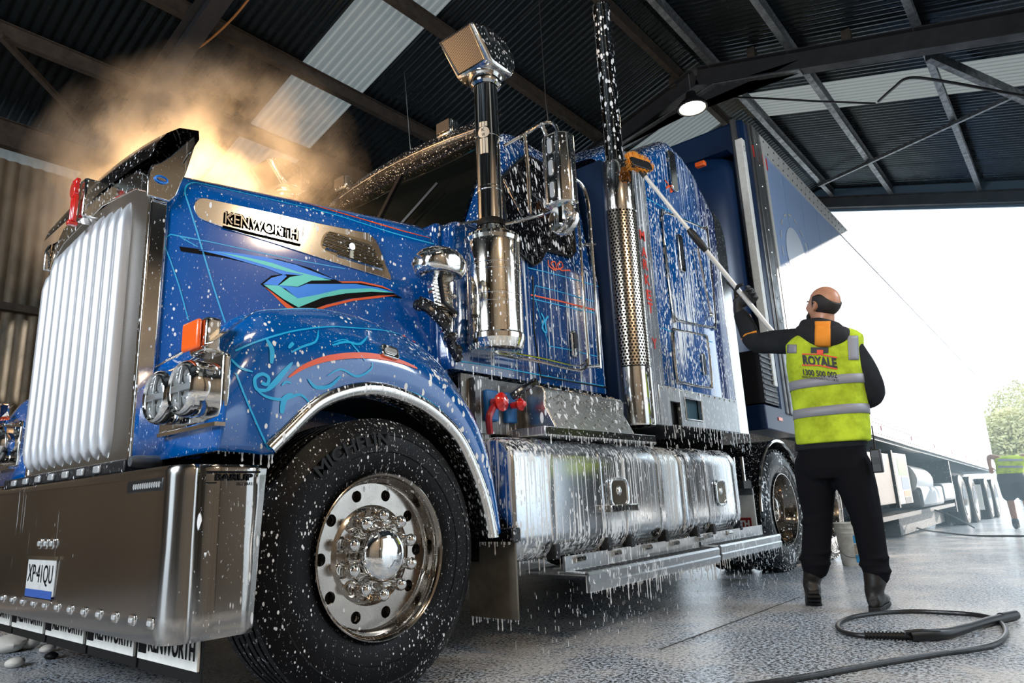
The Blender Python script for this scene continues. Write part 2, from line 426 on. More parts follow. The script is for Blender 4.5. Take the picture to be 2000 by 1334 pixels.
# end wall behind the photographer with a tall doorway
we = empty('wall_front', (0, Y0, 0), kind='structure')
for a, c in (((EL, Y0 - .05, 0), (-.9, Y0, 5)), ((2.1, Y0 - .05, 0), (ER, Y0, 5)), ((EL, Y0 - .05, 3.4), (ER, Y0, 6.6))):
    MB().box(a, c).build('wall_panel', MATS['cream_bounce_wall'], we, smooth=False)
# purlins
pn = 0
for x in (-4.92, -3.82, -2.72, -1.42, -.05, .42, 1.42, 2.74, 4.05, 5.3):
    pn += 1
    z = zroof(x)
    mb = MB()
    w, h = .075, .17
    if x == -4.92:
        w, h = .1, .3; z -= .1
    # C section: web and two lips
    mb.box((x - .006, Y0, z - h - .01), (x + .006, Y1, z - .012)); mb.box((x - w / 2, Y0, z - .02), (x + w / 2, Y1, z - .012)); mb.box((x - w / 2, Y0, z - h - .018), (x + w / 2, Y1, z - h - .01))
    o = mb.build('purlin', galv if x > 0.3 else rust, ceil, smooth=False)
# portal frames: rafters are I beams with a haunched apex
for i, y in enumerate((-4.2, 2.3, 7.78, Y1 - .12)):
    fr = empty('trim_%d' % (i + 2), (RX, y, 6), kind='structure')
    D = .27 if i < 3 else .22
    for sx, xe in ((-1, EL + .05), (1, ER - .05)):
        a = Vector((RX, y, RZ - .19)); c = Vector((xe, y, zroof(xe) - .19))
        mb = MB()
        up = (0, 0, 1)
        mb.beam(a + Vector((0, 0, -D / 2)), c + Vector((0, 0, -D / 2)), .012, D, up)
        mb.beam(a, c, .16, .014, up); mb.beam(a + Vector((0, 0, -D)), c + Vector((0, 0, -D)), .16, .014, up)
        mb.build('rafter', beam_m, fr, smooth=False)
        MB().box((xe - .09, y - .09, zg(y) - .1), (xe + .09, y + .09, zroof(xe) - .25)).build('column', beam_m, fr, smooth=False)
    if i == 2:
        # haunch plate and bottom flange below the apex
        pts = [(-1.35, -.73), (-.45, -.36 - .29), (.42, -.63), (1.65, -.70)]
        zb = lambda x: zroof(x) - .56
        poly = [(-1.3, zroof(-1.3) - .47), (-.5, zroof(-.5) - .56), (RX + .25, RZ - .56), (1.5, zroof(1.5) - .475), (1.5, zroof(1.5) - .3), (-1.3, zroof(-1.3) - .3)]
        MB().prism([(x, y - .008, z) for x, z in poly], (0, .016, 0)).build('haunch_plate', beam_m, fr, smooth=False)
        mb = MB()
        for (xa, za), (xb, zb_) in zip(poly[:3], poly[1:4]): mb.beam((xa, y, za), (xb, y, zb_), .17, .014)
        mb.build('haunch_flange', galv, fr, smooth=False)
        for k in range(5):
            MB().box((-2.4 + 1.1 * k, y - .05, zroof(-2.4 + 1.1 * k) - .2), (-2.3 + 1.1 * k, y + .05, zroof(-2.4 + 1.1 * k) - .05)).build('cleat', rust, fr, smooth=False)
    if i == 3:
        hz = mat('hazy_end_beam', (.05, .10, .15), .6)  # bluish haze light of the far end put into the fascia colour
        MB().prism([(EL, y + .06, zroof(EL) + .03), (RX, y + .06, RZ + .03), (ER, y + .06, zroof(ER) + .03), (ER, y + .06, zroof(ER) - .46), (RX, y + .06, RZ - .46), (EL, y + .06, zroof(EL) - .46)], (0, .05, 0)).build('fascia', hz, fr, smooth=False)
# roof bracing
def rplane(px, py, dz=.22):
    d = ray(px, py); s_ = 1 if px > 1395 or px > 1250 else -1
    k = (RZ - dz + s_ * TL * RX - CAM.z - s_ * TL * CAM.x) / (d.z + s_ * TL * d.x); return CAM + d * k
br = tag(MB().beam(rplane(1600, 362), rplane(1978, 188), .05, .05).build('trim_7', galv, smooth=False), kind='structure')
tag(MB().beam(rplane(1812, 108), rplane(2040, 210), .07, .13).build('trim_8', galv, smooth=False), kind='structure')
def lplane(px, py, dz=.2):
    d = ray(px, py); k = (RZ - dz - TL * RX - CAM.z + TL * CAM.x) / (d.z - TL * d.x); return CAM + d * k
tag(MB().beam(lplane(0, 70), lplane(155, 235), .05, .05).build('trim_9', rust, smooth=False), kind='structure')
# cables and conduit
def cable(name, pts, r, m, label, cat='cable', group=None):
    return tag(MB().tube(spline(pts, 6), r, 8).build(name, m), label, cat, group)
cable('power_cable', [rplane(*p, .45) for p in ((1385, 178), (1400, 186), (1440, 190), (1510, 193), (1600, 198), (1710, 202))] , .014, black, 'black power cable sagging from the apex of the roof frame')
cable('power_cable', [rplane(*p, .45) for p in ((1716, 198), (1745, 172), (1777, 152), (1850, 160), (1960, 180), (2030, 192))], .018, black, 'black cable bending up and running to the right edge under the roof')
cable('drooping_wire', [ony(*p, Y1) for p in ((1600, 398), (1622, 406), (1660, 409), (1720, 404), (1830, 393))], .012, mat('blue_wire', (.02, .12, .25), .4), 'thin wire drooping below the beam of the open end')
cable('conduit_cable', [lplane(*p, .35) for p in ((500, -20), (455, 35), (400, 85), (345, 117), (320, 150), (285, 200), (255, 236))], .011, mat('tan_sheath', (.35, .17, .06), .6), 'thin tan cable hanging from the dark roof above the steam')
for a, c in (((1062, 0), (1070, 258)),):
    pass
# high-bay lamp
lp = onz(1352, 208, 5.62)
hl = empty('high_bay_lamp', lp, 'round high bay lamp, lit, hanging below the roof apex', 'lamp')
mb = MB().lathe([(.20, .02), (.20, .06), (.12, .08), (.06, .14), (.0, .19), (-.03, .195), (-.03, .17), (0, .165)], lp, 'z', 32); mb.build('lamp_shade', black, hl)
MB().lathe([(-.028, .001), (-.030, .155), (-.02, .165)], lp, 'z', 32).build('diffuser', mat('lit_diffuser', (1, .86, .62), .5, emit=30), hl)
MB().tube([lp + Vector((0, 0, .2)), lp + Vector((0, 0, .48))], .008).build('hanger', galv, hl)
# ================================================================== THE TRUCK (one thing, parts are children)
T = empty('truck', (0, 3.3, 0), 'blue long-nosed truck covered in soap suds, parked in the shed', 'truck')
NX = lambda p, x: Vector((x, p[0], p[1]))
def hw(y): return .6 + .28 * (y - .85)                 # half width of the bonnet
HP = Vector((.6, .85, 1.5)); HN = Vector((1, -.28, 0)).normalized()
def onh(px, py): return onp(px, py, HP, HN)
HU = Vector((.28, 1, 0)).normalized(); HV = Vector((0, 0, 1))
# ---- bonnet
rows = []
for y in (.845, .86, 1.0, 1.2, 1.4, 1.6, 1.8, 2.0, 2.085, 2.1):
    w = hw(y) - (.012 if y in (.845, 2.1) else 0); r = .15; zt = 2.135 - (.03 if y > 2.08 else 0); half = [(w, .9), (w, 1.2), (w, 1.5), (w, 1.8), (w, zt - r)]
    for k in range(1, 7):
        a = PI / 2 * k / 6; half.append((w - r + r * math.cos(a), zt - r + r * math.sin(a)))
    half += [(w * .55, zt + .018), (w * .25, zt + .028)]
    half += [(0, zt + .03)]
    row = [(x, y, z) for x, z in half] + [(-x, y, z) for x, z in reversed(half[:-1])]
    rows.append(row)
hb = MB().grid(rows)
hood_bvh = hb.bvh()
hood = hb.build('bonnet', blue, T, angle=50)
# ---- fenders (near one traced as the photo shows, far one mirrored)
ST = [((.79, .88), (.79, 1.16), (.80, 1.17)), ((.88, .876), (.86, 1.29), (.90, 1.30)), ((.98, .874), (.95, 1.34), (1.05, 1.38)),
      ((1.04, .93), (1.06, 1.355), (1.14, 1.44)), ((1.15, 1.03), (1.2, 1.365), (1.29, 1.50)), ((1.265, 1.085), (1.32, 1.37), (1.42, 1.515)),
      ((1.395, 1.112), (1.45, 1.365), (1.55, 1.505)), ((1.53, 1.102), (1.6, 1.34), (1.7, 1.48)), ((1.684, 1.058), (1.76, 1.29), (1.85, 1.44)),
      ((1.84, .96), (1.91, 1.19), (1.98, 1.36)), ((1.94, .82), (2.03, 1.05), (2.07, 1.20)), ((2.01, .67), (2.10, .85), (2.12, .95)), ((2.045, .53), (2.15, .56), (2.16, .58))]
WC = (1.45, .51)
def fender_rows(sx):
    rows = []
    for i, (L, Cc, I) in enumerate(ST):
        L, Cc, I = Vector(L), Vector(Cc), Vector(I); M1 = L.lerp(Cc, .35); M2 = L.lerp(Cc, .72)
        xi = hw(I.x) - .03 if I.x < 2.05 else .93
        xo = 1.235 if i < 2 else 1.24
        q = [NX(L, xo - .01), NX(M1, xo + .012), NX(M2, xo + .0), NX(Cc, xo - .055),
             NX(Cc.lerp(I, .25) + Vector((0, .045)), xo - .13), NX(Cc.lerp(I, .6) + Vector((0, .035)), xo - .25), NX(Cc.lerp(I, .95) + Vector((0, -.01)), (xo - .35 + xi) / 2), NX(I, xi)]
        rows.append([Vector((sx * p.x, p.y, p.z)) for p in q])
    return rows
def subdiv(rows, k=5):
    R = [spline(r, 4) for r in rows]; cols = list(zip(*R)); cols = [spline(c, k) for c in cols]; return [list(r) for r in zip(*cols)]
fb = MB().grid(subdiv(fender_rows(1)))
# front closing panel round the headlamps
fr = subdiv(fender_rows(1))[0]
fend_bvh = fb.bvh()
def fender(sx):
    mb = MB().grid(subdiv(fender_rows(sx)))
    fr = subdiv(fender_rows(sx))[0]
    mb.add(list(fr) + [Vector((sx * .58, .80, .88))], [list(range(len(fr) + 1))])
    f = mb.build('front_fender', blue_f, T, angle=50, solid=.006)
    m2 = MB(); rws = []
    for i in range(2, len(ST)):
        L = Vector(ST[i][0]); rd = (L - Vector(WC)).normalized()
        rws.append([NX(L - rd * .004, sx * 1.15), NX(L - rd * .006, sx * 1.236), NX(L, sx * 1.252), NX(L + rd * .022, sx * 1.262), NX(L + rd * .044, sx * 1.256), NX(L + rd * .05, sx * 1.242)])
    cols = [spline(c, 6) for c in zip(*rws)]; m2.grid([list(r) for r in zip(*cols)]); m2.build('arch_trim', chrome_f, f, angle=60)
    m3 = MB(); rws = []
    for k in range(25):
        a = math.radians(-8 + 180 * k / 24); rws.append([(sx * x, WC[0] + math.cos(a) * (.615 + .0), WC[1] + math.sin(a) * .60) for x in (.72, 1.16)])
    m3.grid(rws); m3.build('wheel_arch_liner', rubber_p, f)
    return f
fenR = fender(1); fenL = fender(-1)
# side reflector lamp on the fender
p, n = hit(758, 690, fend_bvh)
u = Vector((0, 1, -.12)).normalized(); v = n.cross(u).normalized(); u = v.cross(n)
if v.z < 0: v = -v
M = Matrix((( u.x, v.x, n.x, p.x), (u.y, v.y, n.y, p.y), (u.z, v.z, n.z, p.z), (0, 0, 0, 1)))
mk = MB().prism([M @ Vector((x, y, 0)) for x, y in rrect(.088, .056, .016)], n * .018).build('repeater_lamp', chrome_w, fenR, bevel=.004)
MB().prism([M @ Vector((x, y, .018)) for x, y in rrect(.055, .024, .008)], n * .007).build('lens', lens, T, bevel=.002)
# ---- painted artwork on bonnet and fender
def paint(name, mbs, m, parent):
    mb = MB()
    for q in mbs: mb.add(q.v, q.f)
    return mb.build(name, m, parent, fixn=False) if mb.v else None
def zp(pts, ox=350, oy=300, s=3.3345): return [(ox + x / s, oy + y / s) for x, y in pts]
B = hood_bvh
paint('orange_pinstripe', [ribbon(zp(spline([(40, 122), (300, 190), (600, 265), (900, 345), (1200, 430), (1440, 500), (1640, 552)], 5)), B, .009, .0016, taper=True)], orange_p, hood)
frame1 = zp(spline([(1720, 605), (1400, 520), (1000, 395), (600, 300), (300, 232), (140, 196), (80, 192), (45, 215), (38, 260), (60, 330), (110, 490), (160, 660), (220, 860), (290, 1075)], 5)) + zp([(318, 1152)])
paint('blue_pinstripe', [ribbon(frame1, B, .0065, .0015), ribbon(zp([(318, 1155), (420, 1130), (560, 1105)]), B, .005, .0015),
      ribbon([(386, 482)] + zp([(0, 540), (200, 575), (500, 640), (800, 700), (1080, 750)]), B, .004, .0013),
      ribbon([(1120 / 2.566 - 75, 1100 / 2.566 + 200 - 6)] and [(368, 626), (350, 560), (333, 510), (322, 480), (322, 466), (333, 458), (350, 461), (386, 468)], B, .005, .0014)], cyan, hood)
blk = zp([(0, 605), (150, 625), (400, 655), (650, 690), (850, 745), (1035, 830), (1180, 838), (1320, 868), (1460, 945), (1300, 925), (1100, 945), (950, 985), (795, 1048), (690, 985), (530, 850), (600, 795), (690, 785), (500, 725), (300, 680), (10, 636)])
def shape(name, pix, m, off):
    """painted area: plane is flat enough here, so lay the outline on the bonnet side"""
    P = [onh(x, y) + HN * off for x, y in pix]
    return MB().add(P, [list(range(len(P)))]).build(name, m, hood, smooth=False, fixn=False)
import mathutils
def shape_t(name, pix, m, off):
    P = [onh(x, y) + HN * off for x, y in pix]
    tr_ = mathutils.geometry.tessellate_polygon([[Vector((p.dot(HU), p.z, 0)) for p in P]])
    return MB().add(P, [list(f) for f in tr_]).build(name, m, hood, smooth=False, fixn=False)
org = zp([(560, 870), (700, 975), (800, 1040), (960, 985), (1130, 945), (1300, 925), (1420, 922), (1300, 940), (1130, 960), (960, 1003), (797, 1060), (690, 1000)])
org2 = zp([(1035, 833), (1180, 832), (1320, 862), (1400, 900), (1320, 872), (1180, 843), (1060, 842)])
shape_t('flash_shadow', blk, black_d, .0015)
shape_t('flash_outline', org, orange_p, .0022); shape_t('flash_outline', org2, orange_p, .0022)
shape_t('flash_blue', zp([(120, 628), (300, 640), (560, 675), (760, 725), (1010, 822), (830, 795), (690, 787), (600, 810), (545, 852), (640, 858), (700, 800), (560, 745), (300, 670)]), sky_d, .0026)
shape_t('flash_mint', zp([(230, 640), (400, 668), (600, 712), (760, 768), (990, 826), (860, 828), (770, 868), (650, 858), (720, 805), (810, 790), (700, 770), (500, 710), (300, 655)]), mint, .0032)
shape_t('flash_blue', zp([(545, 855), (655, 858), (770, 872), (830, 850), (1000, 850), (1150, 850), (1300, 875), (1420, 910), (1250, 880), (1050, 895), (900, 920), (770, 945), (690, 880), (600, 858)]), sky_d, .0030)
shape_t('flash_mint', zp([(550, 856), (650, 862), (770, 944), (900, 920), (1050, 885), (1250, 878), (1400, 908), (1250, 900), (1080, 912), (930, 940), (775, 1003), (680, 950)]), mint, .0036)
# fender scrolls
def zq(pts, ox=460, oy=620, s=1.8683): return [(ox + x / s, oy + y / s) for x, y in pts]
F = fend_bvh
paint('orange_flash', [ribbon(zq(spline([(190, 220), (250, 180), (330, 152), (430, 140), (520, 145), (600, 163), (660, 187)], 5)), F, .024, .006, taper=True)], orange_p, fenR)
def sp2(l, k=5): return zq(spline(l, k))
paint('scroll_pinstripe', [ribbon(sp2(l), F, w, .006, taper=tp) for l, w, tp in (
    ([(0, 205), (40, 310), (118, 482)], .0065, 0), ([(118, 482), (200, 400), (300, 320), (420, 265), (540, 255), (660, 280), (760, 350), (830, 440)], .0065, 0),
    ([(0, 125), (80, 90), (200, 55), (330, 38), (430, 42), (560, 55), (680, 100), (780, 170)], .007, 0),
    ([(110, 80), (130, 120), (128, 170)], .018, 1), ([(205, 165), (170, 205), (135, 245), (110, 268)], .020, 1),
    ([(110, 268), (75, 262), (68, 225), (95, 208), (118, 222), (112, 245), (92, 240)], .012, 0),
    ([(70, 262), (110, 290), (170, 300), (230, 282), (265, 310)], .011, 1), ([(205, 280), (175, 300), (165, 350)], .022, 1),
    ([(300, 50), (290, 90), (240, 110), (200, 130)], .009, 1), ([(480, 72), (450, 100), (400, 92), (350, 105)], .012, 1), ([(350, 95), (400, 85), (440, 120), (470, 160)], .007, 1),
    ([(260, 225), (290, 255), (340, 250), (380, 215)], .014, 1), ([(330, 215), (380, 190), (440, 215), (490, 190), (495, 165)], .009, 1), ([(190, 115), (208, 95)], .014, 1),
    ([(-20, 150), (15, 185), (60, 200)], .009, 1), ([(165, 250), (180, 237), (200, 240)], .008, 1))], cyan, fenR)
paint('orange_scroll', [ribbon(sp2([(530, 52), (550, 55), (570, 62), (572, 75), (590, 60), (605, 72), (598, 84), (585, 76), (612, 66), (625, 82), (655, 90)]), B, .006, .003)], orange_p, hood)
# ---- name plate with vent on the bonnet side
def hp3(u_, z_): return Vector((hw(u_), u_, z_))
pl_pix = zp(spline([(95, 350), (110, 310), (150, 292), (220, 305), (500, 365), (900, 455), (1180, 510), (1240, 530), (1290, 590), (1340, 720), (1378, 820), (1300, 800), (1000, 710), (700, 615), (400, 520), (180, 445), (120, 410)], 3, closed=True))
P = [onh(x, y) for x, y in pl_pix]
np_ = MB().prism([p + HN * .0008 for p in P][::-1], HN * .006).build('name_plate', chrome_f, hood, bevel=.002, fixn=True, angle=30)
a, c = onh(438, 437), onh(582, 470)
uu = (c - a).normalized(); vv = Vector((0, 0, 1)) - uu * uu.z
for q_, (dx_, dz_) in enumerate(((-.006, -.003), (.006, -.006), (.002, .005))):
    text_mb('KENWORTH', a + HN * (.0074 + .0003 * q_) + uu * dx_ + Vector((0, 0, dz_)), uu, Vector((0, 0, 1)), 1, .0, width=(c - a).length * .98, height=.053, bold=.025).build('lettering_shadow', matte, T, smooth=False, fixn=False)  # shifted black copies painted as the shadow around the raised letters
text_mb('KENWORTH', a + HN * .0115, uu, Vector((0, 0, 1)), 1, .0, width=(c - a).length * .98, height=.052, bold=.0).build('raised_lettering', chrome, T, smooth=False, solid=.006)
a2, c2 = onh(434, 444), onh(585, 480); MB().beam(a2 + HN * .009, c2 + HN * .009, .010, .008).build('lettering_bar', matte, T)
# louvres
vo = [zp(spline([(925, 560), (925, 610), (1000, 660), (1180, 720), (1330, 765), (1300, 690), (1240, 580), (1170, 555), (1000, 512), (950, 520)], 3, closed=True))][0]
P = [onh(x, y) for x, y in vo]; zz = [p.z for p in P]
vent = MB().prism([p + HN * .0072 for p in P], HN * .001).build('vent_panel', mat('tan_vent', (.10, .085, .06), .3, .8), T, smooth=False)
pc = [(p.y, p.z) for p in P]
def inside(poly, a_, b_):
    c_ = False; j = len(poly) - 1
    for i in range(len(poly)):
        if (poly[i][1] > b_) != (poly[j][1] > b_) and a_ < (poly[j][0] - poly[i][0]) * (b_ - poly[i][1]) / (poly[j][1] - poly[i][1]) + poly[i][0]: c_ = not c_
        j = i
    return c_
for k in range(13):
    seg = []
    for i in range(60):
        y_ = 1.42 + i * .0065; z_ = 1.93 - k * .0165 + (y_ - 1.47) * -.15 + .02
        if inside(pc, y_, z_): seg.append((y_, z_))
    if len(seg) > 3:
        a_, b_ = seg[1], seg[-2]; A_ = hp3(*a_) + HN * .012; B_ = hp3(*b_) + HN * .012
        MB().beam(A_, B_, .012, .0065, up=Vector((-.4, 0, 1))).build('louvre', chrome_w, vent)
ec = onh(684, 484) + HN * .014
MB().lathe([(0, .002), (0, .016), (.004, .019), (.008, .016), (.008, .002)], ec, 'x', 24).build('vent_badge', chrome, T)
MB().box((ec.x - .003, ec.y - .012, ec.z - .06), (ec.x + .006, ec.y + .012, ec.z - .018)).build('vent_badge_tail', MATS['tan_vent'], T, bevel=.002)

# ---- grille
def fr_poly(o): return [(-.625 - o, .88 - o), (-.625 - o, 1.95), (-.59 - o, 2.05 + o * .5), (-.46, 2.135 + o), (0, 2.20 + o), (.46, 2.135 + o), (.59 + o, 2.05 + o * .5), (.625 + o, 1.95), (.625 + o, .88 - o)]
out = [(x * .965, z) for x, z in fr_poly(0)]; inn = [(-.568, .905), (-.568, 1.95), (-.54, 1.99), (-.43, 2.045), (0, 2.10), (.43, 2.045), (.54, 1.99), (.568, 1.95), (.568, .905)]
gr_root = None
mb = MB(); n_ = len(out)
for i in range(n_):
    j = (i + 1) % n_
    a_, b_, c_, d_ = out[i], out[j], inn[j], inn[i]
    V = [(x, y, z) for y in (.774, .842) for x, z in (a_, b_, c_, d_)]
    mb.add(V, [(0, 1, 2, 3), (7, 6, 5, 4), (0, 4, 5, 1), (3, 2, 6, 7)])
grille = mb.build('grille_surround', chrome_w, T, bevel=.008, weld=.0005, angle=40, segs=3)
MB().box((-.55, .80, .9), (.55, .81, 2.06)).build('backing', black, grille, smooth=False)
mm = bpy.data.materials.new('wire_mesh'); mm.use_nodes = True; t = mm.node_tree; b = t.nodes['Principled BSDF']
pos = _n(t, 'ShaderNodeNewGeometry').outputs['Position']; w1 = _n(t, 'ShaderNodeSeparateXYZ'); t.links.new(pos, w1.inputs[0])
def _wave(v, s_): return _math(t, 'ABSOLUTE', _math(t, 'SINE', _math(t, 'MULTIPLY', v, s_)))
k1 = _wave(_math(t, 'ADD', _math(t, 'ADD', w1.outputs[0], w1.outputs[1]), w1.outputs[2]), 330.); k2 = _wave(_math(t, 'SUBTRACT', _math(t, 'ADD', w1.outputs[0], w1.outputs[1]), w1.outputs[2]), 330.)
kk = _math(t, 'MULTIPLY', _map(t, k1, .35, .5), _map(t, k2, .35, .5))
mx = _n(t, 'ShaderNodeMix', data_type='RGBA'); t.links.new(kk, mx.inputs[0]); mx.inputs[6].default_value = (.24, .20, .16, 1); mx.inputs[7].default_value = (.006, .005, .004, 1)
t.links.new(mx.outputs[2], b.inputs['Base Color']); b.inputs['Metallic'].default_value = .6; b.inputs['Roughness'].default_value = .4
MB().box((-.575, .780, .90), (.575, .786, 2.08)).build('mesh_screen', mm, grille, smooth=False)
bars = []
for k in range(10):
    x = -.52 + k * .1
    zt = 2.07 - abs(x) * .11 - .02 - (.06 if abs(x) > .44 else 0) + (.0); rows = []
    for z, s_ in ((.915, .02), (.93, .45), (.965, .85), (1.02, 1), (1.5, 1), (zt - .12, 1), (zt - .06, .8), (zt - .02, .35), (zt, .02)):
        rows.append([(x + math.cos(a_) * .034 * s_, .785 - max(0, math.sin(a_)) ** .8 * .052 * s_ , z) for a_ in [PI * q / 10 for q in range(11)]])
    MB().grid(rows).build('grille_bar', white_bar, grille, angle=50)
# marker lamps and sill below the grille
sill = MB().box((-.70, .72, .845), (.70, .86, .89)).box((-.7, .76, .80), (.7, .9, .85)).build('grille_sill', chassis, T, bevel=.006)
for k in range(7):
    x = -.52 + k * .165
    m_ = MB().box((x - .03, .708, .853), (x + .03, .722, .882)).build('marker_lamp', lens, sill, bevel=.006)
# crown emblem
em = MB().box((-.05, .70, 2.02), (.05, .80, 2.215)).build('emblem_housing', chrome_w, T, bevel=.012)
e2 = MB()
e2.prism([(x, .688, z) for x, z in [(math.cos(a_ * PI / 8) * .032, 2.155 + math.sin(a_ * PI / 8) * .04) for a_ in range(16)]], (0, -.022, 0))
for dx in (-.02, 0, .02): e2.box((dx - .007, .672, 2.0), (dx + .007, .69, 2.13)); e2.box((dx - .007, .672, 2.18), (dx + .007, .69, 2.21))
e2.box((-.014, .66, 1.985), (.014, .70, 2.005))
e2.build('red_emblem', red, em, bevel=.004)
# bonnet deflector: chrome side plates carrying a black scoop
for sx in (1, -1):
    pts = [(.752, 1.945), (.750, 2.05), (.762, 2.085), (.79, 2.105), (.83, 2.15), (.88, 2.225), (.925, 2.288), (.932, 2.25), (.90, 2.10), (.865, 1.98), (.84, 1.945)]
    MB().prism([(sx * .628, y, z) for y, z in spline(pts, 3, closed=True)] if False else [(sx * .606, y, z) for y, z in pts], (sx * .014, 0, 0)).build('deflector_plate', chrome_w, T, bevel=.006, angle=50)
rows = []
for i in range(17):
    x = -.64 + 1.28 * i / 16; k = 1 - (abs(x) / .64) ** 2.2
    rows.append([(x, .748 + .02 * k, 2.11 + .05 * k), (x, .765 + .01 * k, 2.175 + .055 * k), (x, .80, 2.235 + .055 * k), (x, .85, 2.28 + .05 * k), (x, .93, 2.30 + .045 * k), (x, .935, 2.26 + .045 * k), (x, .90, 2.18 + .04 * k), (x, .88, 2.13 + .03 * k)])
MB().grid(rows).build('bonnet_deflector', mat('black_acrylic', (.01, .008, .007), .06, .0, dict(drops=.35, dscale=60, zs=.6, extra=.3), coat=1), T)
ob = Vector((.622, .80, 2.03))
MB().lathe([(0, .001), (0, .026), (.003, .028), (.004, .022)], ob, 'x', 24).build('oval_badge', sky_d, T)
o = bpy.data.objects['oval_badge']; o.scale = (1, 1, .62)
MB().lathe([(.0045, .001), (.0045, .017)], ob, 'x', 16).build('badge_centre', chrome, T); bpy.data.objects['badge_centre'].scale = (1, 1.1, .4)

# ---- headlamps
def headlamp_pod(sx):
    X = lambda x: sx * x
    pod = MB().prism([(X(.80), .785, .965), (X(1.235), .785, .985), (X(1.25), .785, 1.02), (X(1.25), .785, 1.19), (X(1.20), .785, 1.215), (X(.84), .785, 1.20), (X(.80), .785, 1.17)], (0, .028, 0)).build('headlamp_pod', chrome_w, T, bevel=.01)
    for cx_, cz in ((.925, 1.083), (1.115, 1.088)):
        c = (X(cx_), 0, cz)
        q = MB().lathe([(.80, .092), (.76, .094), (.728, .094), (.712, .088), (.706, .080), (.712, .074), (.72, .073)], c, 'y', 40).build('headlamp', chrome, pod)
        r_ = MB().lathe([(.722, .073), (.75, .06), (.78, .03), (.785, .002)], c, 'y', 32).build('reflector', chrome, pod)
        MB().box((X(cx_) - .071, .712, cz - .012), (X(cx_) + .071, .735, cz + .010)).box((X(cx_) - .004, .716, cz - .07), (X(cx_) + .004, .735, cz + .07)).build('lamp_divider', lens, pod, bevel=.004)
        for dx, dz in ((-.032, .034), (.032, .034), (-.032, -.036), (.032, -.036)):
            MB().lathe([(.722, .002), (.724, .014), (.735, .026), (.76, .028)], (X(cx_) + dx, 0, cz + dz), 'y', 16).build('lamp_projector', lens, pod)
        MB().lathe([(.700, .001), (.702, .03), (.706, .055), (.711, .073)], c, 'y', 32).build('lamp_glass', mat('clear_glass', (1, 1, 1), .02, 0, trans=1), pod)
    # orange turn lamp on top with chrome housing and a triangular wing
    MB().box((X(1.06) if sx > 0 else X(1.175), .728, 1.215), (X(1.175) if sx > 0 else X(1.06), .745, 1.315)).build('turn_lamp', orange, pod, bevel=.012)
    MB().box((X(1.08) if sx > 0 else X(1.2), .746, 1.2), (X(1.2) if sx > 0 else X(1.08), .80, 1.32)).build('turn_lamp_housing', chrome_w, pod, bevel=.012)
    MB().prism([(X(1.17), .74, 1.215), (X(1.26), .74, 1.217), (X(1.30), .86, 1.335), (X(1.27), .86, 1.335)], (0, .004, .006)).build('wing_plate', chrome_w, pod)
    MB().prism([(X(.83), .74, 1.20), (X(1.05), .74, 1.215), (X(1.05), .78, 1.27)], (0, .004, .004)).build('wing_plate', chrome_w, pod)
    MB().box((X(.84) if sx > 0 else X(1.25), .765, .955), (X(1.25) if sx > 0 else X(.84), .80, .968)).build('pod_sill', chrome, pod)
    MB().box((X(.88) if sx > 0 else X(1.19), .80, .88), (X(1.19) if sx > 0 else X(.88), .85, .955)).build('lower_bracket', chrome_w, pod, bevel=.01)
headlamp_pod(1); headlamp_pod(-1)
# tow eye
MB().lathe([(.70, .002), (.70, .018), (.73, .022), (.80, .022)], (.80, 0, .875), 'y', 20).build('tow_eye', galv, T)

# ---- bumper (bull bar plate)
by = .665
def bump_path():                           # plan outline of the plate, from centre to the rear of the near side
    pts = [(0, by), (.6, by), (1.10, by), (1.17, by)]
    for k in range(1, 7):
        a_ = PI / 2 * k / 6 * .93; pts.append((1.17 + .068 * math.sin(a_), by + .075 * (1 - math.cos(a_))))
    pts += [(1.242, .80), (1.244, .88), (1.248, .948)]
    return pts
bp_ = bump_path(); full = [(-x, y) for x, y in bp_[::-1]][:-1] + bp_
rows = []
for z, o_ in ((.335, .012), (.328, 0), (.345, -.006), (.40, -.004), (.6, 0), (.80, -.002), (.822, -.004), (.832, .004), (.826, .02)):
    rr = []
    for i, (x, y) in enumerate(full):
        rr.append((x * (1 - .0 - (o_ if abs(x) > 1.1 else 0) * .5), y + (o_ if abs(x) < 1.2 else 0) - (.02 * (z - .33) / .5 if False else 0) - (0.03 * (1 - (z - .33) / .5) if abs(x) > 1.23 and y > .9 else 0), z))
    rows.append(rr)
nf = len(full)
bumper = MB().grid([[p for p, q in zip(r, full) if q[0] <= 1.2385] for r in rows]).build('bumper', alu_b, T, solid=.008, angle=60)
MB().grid([[p for p, q in zip(r, full) if q[0] >= 1.236] for r in rows]).build('bumper_side', alu_bs, bumper, solid=.008, angle=60)
# recessed light bar
lb = MB().box((.905, by - .009, .762), (1.165, by + .002, .802)).build('light_bar', black, bumper, bevel=.004)
for k in range(12): MB().ell((.965 + k * .0165, by - .010, .781), (.0045, .004, .010), 8, 6).build('light_bar_led', lens, bumper)
for k in range(12):
    x = 1.155 - k * .128
    q = MB().prism([(x + a_, by - .004, .385 + b_) for a_, b_ in rrect(.046, .034, .012)], (0, -.008, 0)).build('bumper_lamp', chrome, bumper, bevel=.003)
    MB().prism([(x + a_, by - .012, .385 + b_) for a_, b_ in rrect(.026, .016, .006)], (0, -.005, 0)).build('lamp_lens', lens, bumper, bevel=.002)
for k in range(3):
    x = .13 + k * .068
    MB().prism([(x + a_, by - .004, .605 + b_) for a_, b_ in rrect(.040, .042, .012)], (0, -.008, 0)).build('bumper_lamp', chrome, bumper, bevel=.003)
    MB().prism([(x + a_, by - .012, .605 + b_) for a_, b_ in rrect(.022, .02, .006)], (0, -.005, 0)).build('lamp_lens', lens, bumper, bevel=.002)
